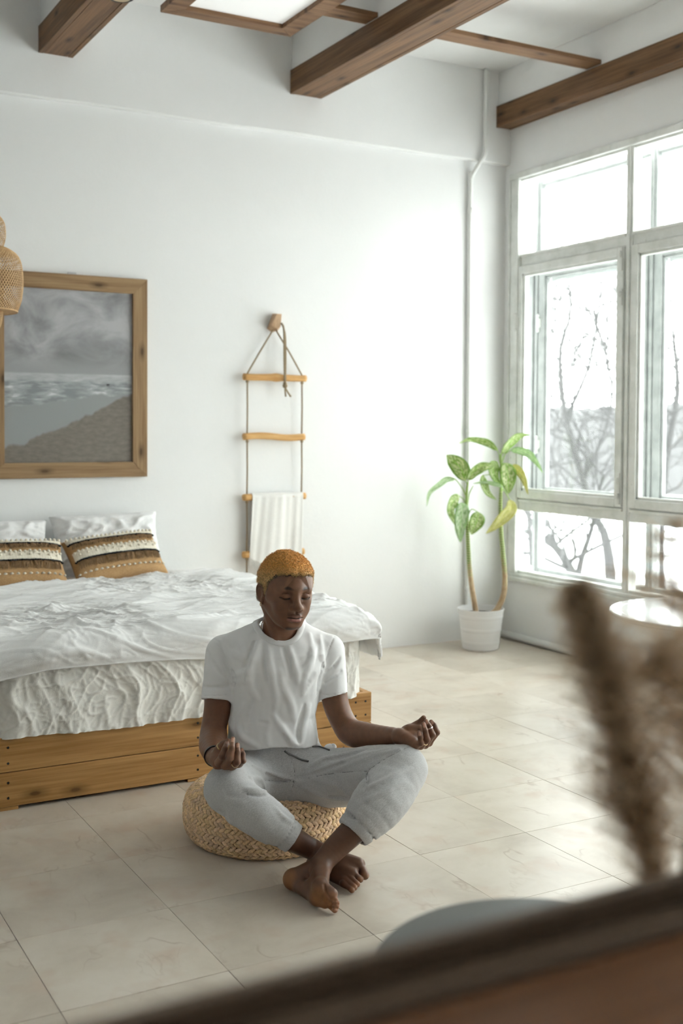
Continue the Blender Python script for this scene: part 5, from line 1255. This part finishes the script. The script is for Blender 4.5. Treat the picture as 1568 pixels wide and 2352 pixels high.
# cut the waist just above the hem line
Zp = lambda pts: [(460+x/2.904, 1700+y/2.904) for x, y in pts]
def waistcut(X, Y, Z):
    u = (X-hx[0])*RH[0]+(Y-hx[1])*RH[1]; d = (X-hx[0])*FH[0]+(Y-hx[1])*FH[1]
    return np.maximum(zb+.018-Z, (np.sqrt((u/.19)**2+(d/.128)**2)-1)*.12)
pn.op(hx-[.4, .4, .05], hx+[.4, .4, .3], waistcut, .004, -1)
for pts, r, h in [([(690, 245), (850, 180), (1000, 125), (1250, 62)], .012, .0050), ([(700, 190), (850, 120), (1050, 75)], .011, .0045), ([(800, 225), (950, 180), (1080, 130), (1330, 60)], .011, .0045), ([(760, 265), (900, 300), (1000, 370)], .012, .004),
                  ([(350, 175), (430, 215), (540, 255), (610, 268)], .011, .0055), ([(300, 330), (400, 345), (480, 350), (540, 420)], .012, .0060), ([(330, 250), (400, 265), (430, 320)], .010, .005), ([(1090, 330), (1230, 270), (1400, 190)], .012, .0050), ([(1050, 430), (1180, 370), (1360, 280)], .012, .003),
                  ([(80, 440), (140, 470), (200, 540), (300, 600)], .012, .0050), ([(240, 560), (330, 620), (440, 690)], .011, .004), ([(500, 450), (560, 520), (620, 560)], .010, .004), ([(130, 330), (180, 400), (300, 420)], .012, .003), ([(700, 320), (820, 380), (960, 400)], .010, .0035)]:
    pn.fold(Zp(pts), r*.85, h*1.7, .007)
for pts, r, h in [([(1112, 290), (1108, 235), (1125, 200)], .006, .0040), ([(1085, 330), (1100, 300), (1112, 280)], .006, .0035), ([(440, 225), (520, 262), (625, 272)], .006, .0045), ([(430, 268), (520, 272), (620, 275)], .004, .003), ([(310, 365), (400, 372), (470, 368)], .006, .004), ([(120, 470), (155, 480), (150, 510)], .007, .006),
                  ([(860, 370), (930, 378), (1000, 388)], .006, .0035), ([(640, 255), (800, 210), (960, 150)], .007, .004), ([(820, 140), (960, 110), (1110, 62)], .007, .003)]:
    pn.fold(Zp(pts), r*.9, h*1.8, .006, -1)
for pts in [[(580, 85), (610, 150), (628, 210), (628, 272)], [(625, 278), (605, 340), (575, 395), (545, 430)], [(640, 272), (780, 240), (950, 215), (1112, 207)], [(1125, 198), (1230, 128), (1310, 85), (1392, 45)]]:
    pn.fold(Zp(pts), .0026, .0020, .002, -1, False)
for ce, di, n, r0 in ((P(668, 1923, 3.6), P(672, 1926, 3.6)-P(604, 1877, 3.598), 26, .046), (P(814, 1908, 3.603), P(812, 1911, 3.6)-P(868, 1845, 3.645), 28, .055)):
    di = di/np.linalg.norm(di); a = np.cross(di, UP); a /= np.linalg.norm(a); b = np.cross(di, a)
    m_ = .16
    def cuffcut(X, Y, Z, ce=ce, di=di): return -((X-ce[0])*di[0]+(Y-ce[1])*di[1]+(Z-ce[2])*di[2])
    pn.op(ce-m_*.6, ce+m_*.6, cuffcut, .004, -1) if False else None
    # gathered elastic: a pinch ring, little ribs
    th = np.linspace(0, 2*math.pi, 40); ring = ce-di*.020+(np.cos(th)[:, None]*a+np.sin(th)[:, None]*b)*(r0+.0050)
    pn.chain(ring, .0066, .005, -1)
    for k in range(n):
        w_ = 2*math.pi*k/n; e = math.cos(w_)*a+math.sin(w_)*b; pn.chain([ce+e*(r0-.001)+di*.008, ce-di*.030+e*(r0+.002), ce-di*.055+e*(r0+.006)], [.0042, .0034, .0015], .004)
    pn.op(ce+di*.012-.11, ce+di*.012+.11, lambda X, Y, Z, ce=ce, di=di: np.maximum(-((X-ce[0]-di[0]*.012)*di[0]+(Y-ce[1]-di[1]*.012)*di[1]+(Z-ce[2]-di[2]*.012)*di[2]), np.sqrt((X-ce[0])**2+(Y-ce[1])**2+(Z-ce[2])**2)-.085), .002, -1)
    pn.cone(ce-di*.03, ce+di*.05, r0-.010, r0-.010, .002, -1)
pn.displace(lambda p: .0022*noise(p*17)+.0010*noise(p*44))
m_pant = mat('grey_melange_fleece', (.42, .42, .425), .9, .1, sheen=.25); t = NT(m_pant); v = t.coord('Object', (1, 1, 1), (.3, .5, .2))
st = t.n('ShaderNodeMapping'); st.inputs['Scale'].default_value = (130, 560, 560); t.l(v, st.inputs['Vector']); n1 = t.noise(st.outputs['Vector'], 1.0, 3, .6); n3 = t.noise(v, 70, 3)
t.color(t.mix(t.math('MULTIPLY', n3, .2), t.ramp(n1, [(.3, (.42, .42, .422)), (.5, (.535, .535, .537)), (.70, (.65, .65, .652))]), (.45, .45, .46))); t.bump(n1, .15, .003)
v_, f_ = pn.mesh(); v_ = smooth_mesh(v_, f_, 1, .4); pants = fast_mesh('sweatpants', v_, f_, m_pant, man); pants['label'] = 'grey melange sweatpants with gathered cuffs'
# drawstring
m_cord = mat('grey_drawcord', (.20, .195, .19), .85)
def onpants(pix, lift=.004):
    out = []
    for x, y in spline(pix, 20):
        q, g_ = pn.hit(x, y)
        if q is not None: out.append(q+g_*lift)
    return np.array(out)
dp = onpants([(653, 1724), (660, 1729), (676, 1737), (691, 1745), (709, 1750)])
if len(dp) > 3: MB().tube(dp, .0034, 8).build('drawstring', m_cord, pants, smooth=True)
dq = onpants([(716, 1716), (728, 1716), (742, 1720), (757, 1725)])
if len(dq) > 3: MB().tube(dq, .0028, 8).build('drawstring', m_cord, pants, smooth=True)

m_seam_shade = mat('grey_seam_fold_shade', (.26, .26, .265), .9, .1)
for pts in [[(580, 85), (610, 150), (628, 210), (628, 272)], [(625, 278), (605, 340), (575, 395), (545, 430)], [(640, 272), (780, 240), (950, 215), (1112, 207)], [(1125, 198), (1230, 128), (1310, 85), (1392, 45)], [(430, 268), (520, 272), (620, 275)], [(1108, 285), (1106, 240), (1122, 202)]]:  # seams first; the last paths paint crease and knee fold shade as dark cords
    sq = onpants(Zp(pts), .0002)
    if len(sq) > 3: MB().tube(sq, .0013, 6).build('seam_fold_line', m_seam_shade, pants, smooth=True)
lq = P(757, 1717, 3.995); MB().ball(lq, (.021, .017, .013), 16, 10).ball(lq+RH*.012+UP*.002, (.012, .012, .012), 12, 8).build('pocket_lining', mat('white_pocket_lining', (.78, .78, .785), .9, .1), pants, smooth=True)

# ---- body under the clothes, joined into the same mesh
cs = [P(470, 1400, 4.15), P(960, 1400, 4.15), P(470, 1960, 3.5), P(960, 1960, 3.5), P(470, 1400, 3.5), P(960, 1960, 4.15)]
f = Field(np.min(cs, 0)-.02, np.max(cs, 0)+.02, .009)
loft(f, TR[:-1], 3.98, 2.2, .02, .022)
f.ell(pc, (.145, .11, .095), .02, 1, Rp); f.cone(P(600, 1470, 3.995), P(516, 1498, 3.995), .030, .034, .02); f.cone(P(682, 1470, 3.995), P(752, 1496, 4.01), .030, .034, .02); f.cone(P(640, 1520, 3.99), P(642, 1450, 3.985), .05, .05, .02)
for ch in PT:
    sp = spline([np.r_[p, r] for p, r in ch], 12); f.chain(sp[:-1, :3], np.maximum(sp[:-1, 3]-.022, .03), .02)
v_, f_ = f.mesh(); BV.append(v_); BF.append(f_); BC.append(np.tile(np.array(SK), (len(v_), 1)))
off = np.cumsum([0]+[len(q) for q in BV[:-1]]); body = fast_mesh('body', np.vstack(BV), np.vstack([q+o_ for q, o_ in zip(BF, off)]), m_skin, man, np.vstack(BC))

# ---- rings, bracelet, earring, chain
m_gold = mat('pale_gold', (.75, .60, .36), .25, .5, 1.0); m_silver = mat('silver', (.75, .74, .70), .25, .5, 1.0)
def band(name, c, axis, r, w, th_, m):
    axis = np.array(axis)/np.linalg.norm(axis); a = np.cross(axis, [.3, .2, .9]); a /= np.linalg.norm(a); b = np.cross(axis, a); th = np.linspace(0, 2*math.pi, 33)[:-1]
    e = np.cos(th)[:, None]*a+np.sin(th)[:, None]*b
    G = np.stack([c+e*r-axis*w/2, c+e*(r+th_)-axis*w/2, c+e*(r+th_)+axis*w/2, c+e*r+axis*w/2], 1)
    return MB().grid(G, True, True).build(name, m, man, smooth=False, bevel=.0004)
def along(a, b, s): return a[0]*(1-s)+b[0]*s
band('ring', along(th1[1], th1[2], .55), th1[2][0]-th1[1][0], .0118, .0055, .0016, m_gold)
band('ring', along(rin1[0], rin1[1], .62), rin1[1][0]-rin1[0][0], .0112, .0045, .0016, m_gold)
band('ring', along(rin2[0], rin2[1], .62), rin2[1][0]-rin2[0][0], .0116, .0040, .0014, m_gold)
band('ring', along(mid2[1], mid2[2], .82), mid2[2][0]-mid2[1][0], .0099, .0040, .0013, m_silver)
band('wristband', A1s[-2][0], A1s[-1][0]-A1s[-4][0], A1s[-2][1]+.0015, .020, .003, m_black)
er = h2w((-.0805, -.004, -.040)); MB().tube([er+np.array([0, 0, .006*math.cos(a_)])+HR[:, 1]*.006*math.sin(a_) for a_ in np.linspace(0, 2*math.pi, 17)[:-1]], .0013, 6, closed=True).build('earring', m_gold, man, smooth=True)
neck = []
ncl = [P(604, 1424, 4.005), P(600, 1440, 3.985), P(607, 1452, 3.955), P(625, 1468, 3.915), P(646, 1477, 3.905), P(668, 1470, 3.915), P(684, 1450, 3.95), P(684, 1420, 4.0), P(645, 1400, 4.045)]
MB().tube(spline(ncl+[ncl[0]], 60)[:-1], .0013, 6, closed=True).build('necklace', m_gold, man, smooth=True)
# ---------------------------------------------------------------- round white table by the window
m_white = mat('glossy_white_lacquer', (.88, .88, .88), .08, .5)
TZ0 = .55
e1, e2 = onZ(1383, 1400, TZ0), onZ(1500, 1377, TZ0); tcx, tcy, trr = 4.30, 3.93, .52
o = thing('round_table', 'glossy white round table below the right-hand window', 'table', (tcx, tcy, 0))
MB().lathe([(0, TZ0), (trr-.055, TZ0), (trr-.045, TZ0+.003), (trr-.004, TZ0+.003), (trr, TZ0-.002), (trr-.003, TZ0-.016), (trr-.02, TZ0-.022), (0, TZ0-.022)], (tcx, tcy, 0), 72).build('table_top', m_white, o, smooth=False)
MB().lathe([(.05, .02), (.035, .05), (.03, .3), (.045, TZ0-.024)], (tcx, tcy, 0), 32).build('pedestal', m_white, o, smooth=True)
MB().lathe([(0, .0), (.22, .0), (.22, .01), (.06, .025), (0, .025)], (tcx, tcy, 0), 40).build('base', m_white, o)
# ---------------------------------------------------------------- grey round table with the pampas vase
GZ = .72; gc = np.array([.982, 1.179, 0]); gr = .24
m_grey = mat('grey_green_table', (.125, .13, .12), .35, .4)
o = thing('side_table', 'blurred grey round side table in the foreground', 'table', gc)
MB().lathe([(0, GZ), (gr-.004, GZ), (gr, GZ-.004), (gr, GZ-.022), (gr-.006, GZ-.026), (0, GZ-.026)], gc, 72).build('table_top', m_grey, o, smooth=False)
for k in range(3):
    a = k*2.094+.5; MB().tube([gc+[.10*math.cos(a), .10*math.sin(a), GZ-.026], gc+[.19*math.cos(a), .19*math.sin(a), 0.0]], [.016, .011], 12).build('leg', m_grey, o, smooth=True)
# ---------------------------------------------------------------- wooden cabinet the camera looks over
m_cab = wood('warm_cabinet_wood', (.13, .05, .018), (.20, .082, .03), (.25, .108, .042), axis=0, scale=.6, rough=.45, knots=False)
m_cabt = wood('dull_cabinet_edge', (.085, .054, .033), (.15, .10, .066), (.20, .138, .094), axis=0, scale=.8, rough=.5, knots=False)
cy0 = .66; ct = 1.092
o = thing('cabinet', 'blurred brown wooden cabinet along the bottom edge, very close', 'cabinet', (.55, cy0-.2, 0))
MB().box((-.3, cy0-.016, ct-.030), (1.9, cy0, ct)).build('back_rail', m_cabt, o, bevel=.003, seg=2)
MB().box((-.3, cy0-.048, ct-.045), (1.9, cy0-.017, ct-.016)).build('ledge', m_cabt, o, bevel=.003)
MB().box((-.3, cy0-.40, ct-.055), (1.9, cy0-.049, ct-.022)).build('top', m_cab, o, bevel=.003)
MB().box((-.28, cy0-.39, .0), (1.88, cy0-.002, ct-.056)).build('body', m_cab, o)
# ---------------------------------------------------------------- pampas grass in a floor vase behind the cabinet
m_pam, t, ac = attr_mat('pampas_fibre', .85, .1); t.color(ac)
nt = m_pam.node_tree; tr = nt.nodes.new('ShaderNodeBsdfTranslucent'); nt.links.new(ac, tr.inputs['Color']); mx = nt.nodes.new('ShaderNodeMixShader'); mx.inputs[0].default_value = .5
nt.links.new(t.b.outputs[0], mx.inputs[1]); nt.links.new(tr.outputs[0], mx.inputs[2]); nt.links.new(mx.outputs[0], nt.nodes['Material Output'].inputs[0])
m_stk = mat('pampas_stalk', (.5, .4, .25), .7)
DV = 1.15; VX = P(1535, 2085, DV); VH = VX[2]-.01; VX[2] = 0
m_vase = mat('stone_vase', (.42, .40, .37), .7)
vs = thing('vase', 'tall stone floor vase behind the cabinet holding the pampas grass', 'vase', VX)
MB().lathe([(0, .0), (.06, .0), (.075, .04), (.085, .35), (.075, .62), (.045, VH-.08), (.038, VH-.02), (.042, VH), (.036, VH-.004), (.032, VH-.05), (.0, VH-.10)], VX, 40).build('body', m_vase, vs, smooth=True)
def plume(label, path, w0, n, seed, dark=1.0, droop=.2, s0=.30, along=(.6, 1.3), out=(.25, .7), hw=.00042, k=26, pk=.62):
    R = np.random.RandomState(seed); base = VX+[0, 0, VH-.08]
    st = thing('pampas_plume', label, 'dried grass', base, 'pampas plumes in the floor vase')
    pts = np.array([P(*q) for q in path]); sp = spline(np.vstack([[base], pts]), 80)
    MB().tube(sp, np.linspace(.0022, .0006, 80), 6).build('stalk', m_stk, st, smooth=True)
    nb = n//k; sb = R.uniform(s0, 1, nb); TG = np.gradient(sp, axis=0); TG /= np.linalg.norm(TG, axis=1)[:, None]
    ib = (sb*79).astype(int); p0 = sp[ib]; tg = TG[ib]; rnd = R.normal(size=(nb, 3)); rnd -= tg*(rnd*tg).sum(1)[:, None]; rnd /= np.linalg.norm(rnd, axis=1)[:, None]
    pf = np.sin(np.clip((sb-s0)/(1-s0), 0, 1)**pk*math.pi)**.75*.9+.06
    LB = w0*pf*R.uniform(.6, 1.25, nb); db = tg*R.uniform(*along, nb)[:, None]+rnd*R.uniform(*out, nb)[:, None]; db /= np.linalg.norm(db, axis=1)[:, None]
    q_ = np.tile(np.linspace(.05, 1, k), nb); rp = lambda a: np.repeat(a, k, 0)
    c0 = rp(p0)+rp(db)*(rp(LB)*q_)[:, None]+rp(rnd)*(rp(LB)*.22*q_*q_)[:, None]-np.array([0, 0, 1.])*(droop*rp(LB)*q_*q_)[:, None]
    m_ = len(c0); r2 = R.normal(size=(m_, 3)); r2 /= np.linalg.norm(r2, axis=1)[:, None]; d2 = rp(db)*.9+r2*.55; d2 /= np.linalg.norm(d2, axis=1)[:, None]
    L2 = w0*.22*R.uniform(.5, 1.2, m_)*(1.1-.5*q_)*(.3+.7*rp(pf)); K = 3; rings = []
    sd = np.cross(d2, r2); sd /= np.linalg.norm(sd, axis=1)[:, None]+1e-9
    for j in range(K):
        u_ = j/(K-1); c_ = c0+d2*(L2*u_)[:, None]-np.array([0, 0, 1.])*(.2*L2*u_*u_)[:, None]; wd = hw*(1-.75*u_); rings += [c_-sd*wd, c_+sd*wd]
    V = np.stack(rings, 1).reshape(-1, 3); b_ = (np.arange(m_)*K*2)[:, None]
    F_ = np.vstack([b_+np.array([[2*j, 2*j+1, 2*j+3, 2*j+2]]) for j in range(K-1)])
    col = np.repeat(np.array([.70, .56, .40])*dark*R.uniform(.7, 1.25, m_)[:, None], K*2, 0)
    fast_mesh('plume_hairs', V, F_, m_pam, st, col, smooth=False)['kind'] = 'stuff'
plume('dense pampas plume leaning left, nearest the man', [(1505, 2030, DV), (1470, 1880, DV), (1425, 1690, DV-.01), (1385, 1530, DV-.02), (1350, 1420, DV-.02), (1325, 1352, DV-.02)], .085, 46000, 1, dark=.9, s0=.10, along=(.8, 1.5), out=(.22, .55), pk=.47)
plume('loose pampas plume fanning out at the right edge', [(1560, 2020, DV), (1590, 1820, DV-.02), (1605, 1600, DV-.03), (1600, 1420, DV-.04), (1575, 1290, DV-.04), (1540, 1200, DV-.04)], .10, 9000, 2, dark=1.1, s0=.35, along=(.1, .6), out=(.6, 1.0), droop=.05, k=70)
plume('feathery pampas plume arching low at the right edge', [(1570, 2030, DV-.03), (1592, 1880, DV-.05), (1605, 1750, DV-.06), (1590, 1640, DV-.07), (1540, 1560, DV-.08), (1490, 1520, DV-.08)], .085, 12000, 3, dark=1.05, s0=.2, along=(.3, .8), out=(.5, 1.0), droop=.12, k=60)
plume('pampas plume mostly outside the right photo edge', [(1600, 2030, DV), (1670, 1800, DV), (1700, 1550, DV), (1680, 1350, DV), (1630, 1180, DV)], .11, 8000, 4, dark=1.1, s0=.3, along=(.1, .6), out=(.6, 1.0), droop=.05, k=70)
# ---------------------------------------------------------------- outside: snow, hillside, bare trees
m_snow = mat('snow', (.9, .9, .92), .9)
G = np.array([[(x, y, -4.3+.35*noise(np.array([x*.08, y*.08, 0]))+.02*max(0, x-8)) for y in np.linspace(-30, 120, 30)] for x in np.linspace(5.6, 110, 24)])
tag(MB().grid(G[:, ::-1]).build('snow_ground', m_snow, smooth=True), kind='structure')
m_hill = mat('wooded_hill', (.1, .1, .1), 1); t = NT(m_hill); v = t.coord('Object', (1, 1, .35)); t.color(t.ramp(t.noise(v, .55, 6, .7), [(.3, (.055, .055, .057)), (.7, (.085, .085, .088))]))
def hillband(x0, ztop, zbot, seed):
    ys = np.linspace(-10, 130, 160); G = []
    for y in ys:
        zt = ztop+1.0*noise(np.array([y*.05, seed, 0]))+.35*noise(np.array([y*.5, seed, 3]))
        G.append([(x0-6, y, zbot), (x0-3, y, zbot*.6+zt*.4), (x0, y, zt-.5), (x0+2, y, zt), (x0+8, y, zbot)])
    return MB().grid(np.array(G)[:, ::-1])
tag(hillband(62, 3.6, -4.5, 1.7).build('hillside', m_hill, smooth=True), kind='structure')
m_bark = mat('grey_bark', (.030, .029, .030), .95)
def tree(label, trunks, D, seed, depth=3):
    tr = [[(x, y, w, 0) for x, y, w in q] for q in trunks]
    R = random.Random(seed); b = P(tr[0][0][0], tr[0][0][1], D)
    o = thing('bare_tree', label, 'tree', (b[0], b[1], -4.3), 'bare trees outside the window')
    mt, mb = MB(), MB(); lim = 500
    def grow(p, d, L, r, k):
        n = 4; pts = [p]; dd = d.copy()
        for i in range(n):
            dd = dd+np.array([R.gauss(0, .26), R.gauss(0, .26), R.gauss(.06, .2)]); dd /= np.linalg.norm(dd); pts.append(pts[-1]+dd*L/n)
        mb.tube(spline(pts, 6), np.linspace(r, max(.006, r*.4), 6), 4, cap=False)
        if k > 0:
            for j in range(R.choice((2, 3))):
                q = pts[R.randint(1, n)]; e = dd+np.array([R.gauss(0, .5), R.gauss(0, .5), R.gauss(.08, .4)]); e /= np.linalg.norm(e)
                grow(q, e, L*R.uniform(.5, .8), r*.55, k-1)
    for q in tr:
        rad = np.array([a[2] for a in q])/2*D/FPX; pts = np.array([P(a[0], a[1], D) for a in q])
        sp = spline(np.c_[pts, rad], 24); mt.tube(sp[:, :3], np.maximum(sp[:, 3], .01), 8)
        for i in range(9, 24, 1):
            if R.random() < .8:
                d = np.array([R.gauss(0, .6), R.gauss(0, .6), R.uniform(.1, 1.1)]); d /= np.linalg.norm(d)
                grow(sp[i, :3], d, R.uniform(.6, 1.4)*D/14, max(.012, sp[i, 3]*.45), depth)
    mt.build('trunk', m_bark, o, smooth=True); mb.build('branches', m_bark, o)
tree('pale bare tree forking low behind the lower window pane', [[(1345, 1385, 30), (1322, 1335, 26), (1290, 1275, 20), (1252, 1235, 15)], [(1325, 1340, 18), (1335, 1285, 14), (1358, 1215, 11), (1368, 1160, 9), (1385, 1090, 7)]], 15, 3)
tree('tall bare tree with thick trunk seen through the big sash', [[(1402, 1400, 30), (1400, 1300, 26), (1385, 1220, 20), (1360, 1180, 17), (1335, 1090, 15), (1305, 990, 13), (1290, 900, 11), (1287, 800, 9), (1310, 720, 6), (1305, 650, 4)],
       [(1300, 960, 9), (1345, 860, 7), (1365, 780, 5), (1378, 690, 3)], [(1340, 1100, 10), (1385, 1000, 7), (1405, 900, 6), (1385, 800, 4), (1362, 720, 3)]], 17, 8)
tree('thin bare tree behind the narrow side pane', [[(1225, 1350, 16), (1215, 1200, 12), (1205, 1050, 9), (1198, 900, 6), (1210, 760, 3)]], 19, 12)
tree('bare tree behind the right-hand window bay', [[(1520, 1450, 26), (1515, 1250, 20), (1530, 1050, 16), (1555, 900, 12), (1545, 760, 7)], [(1525, 1080, 12), (1490, 950, 8), (1475, 840, 5)]], 18, 21)
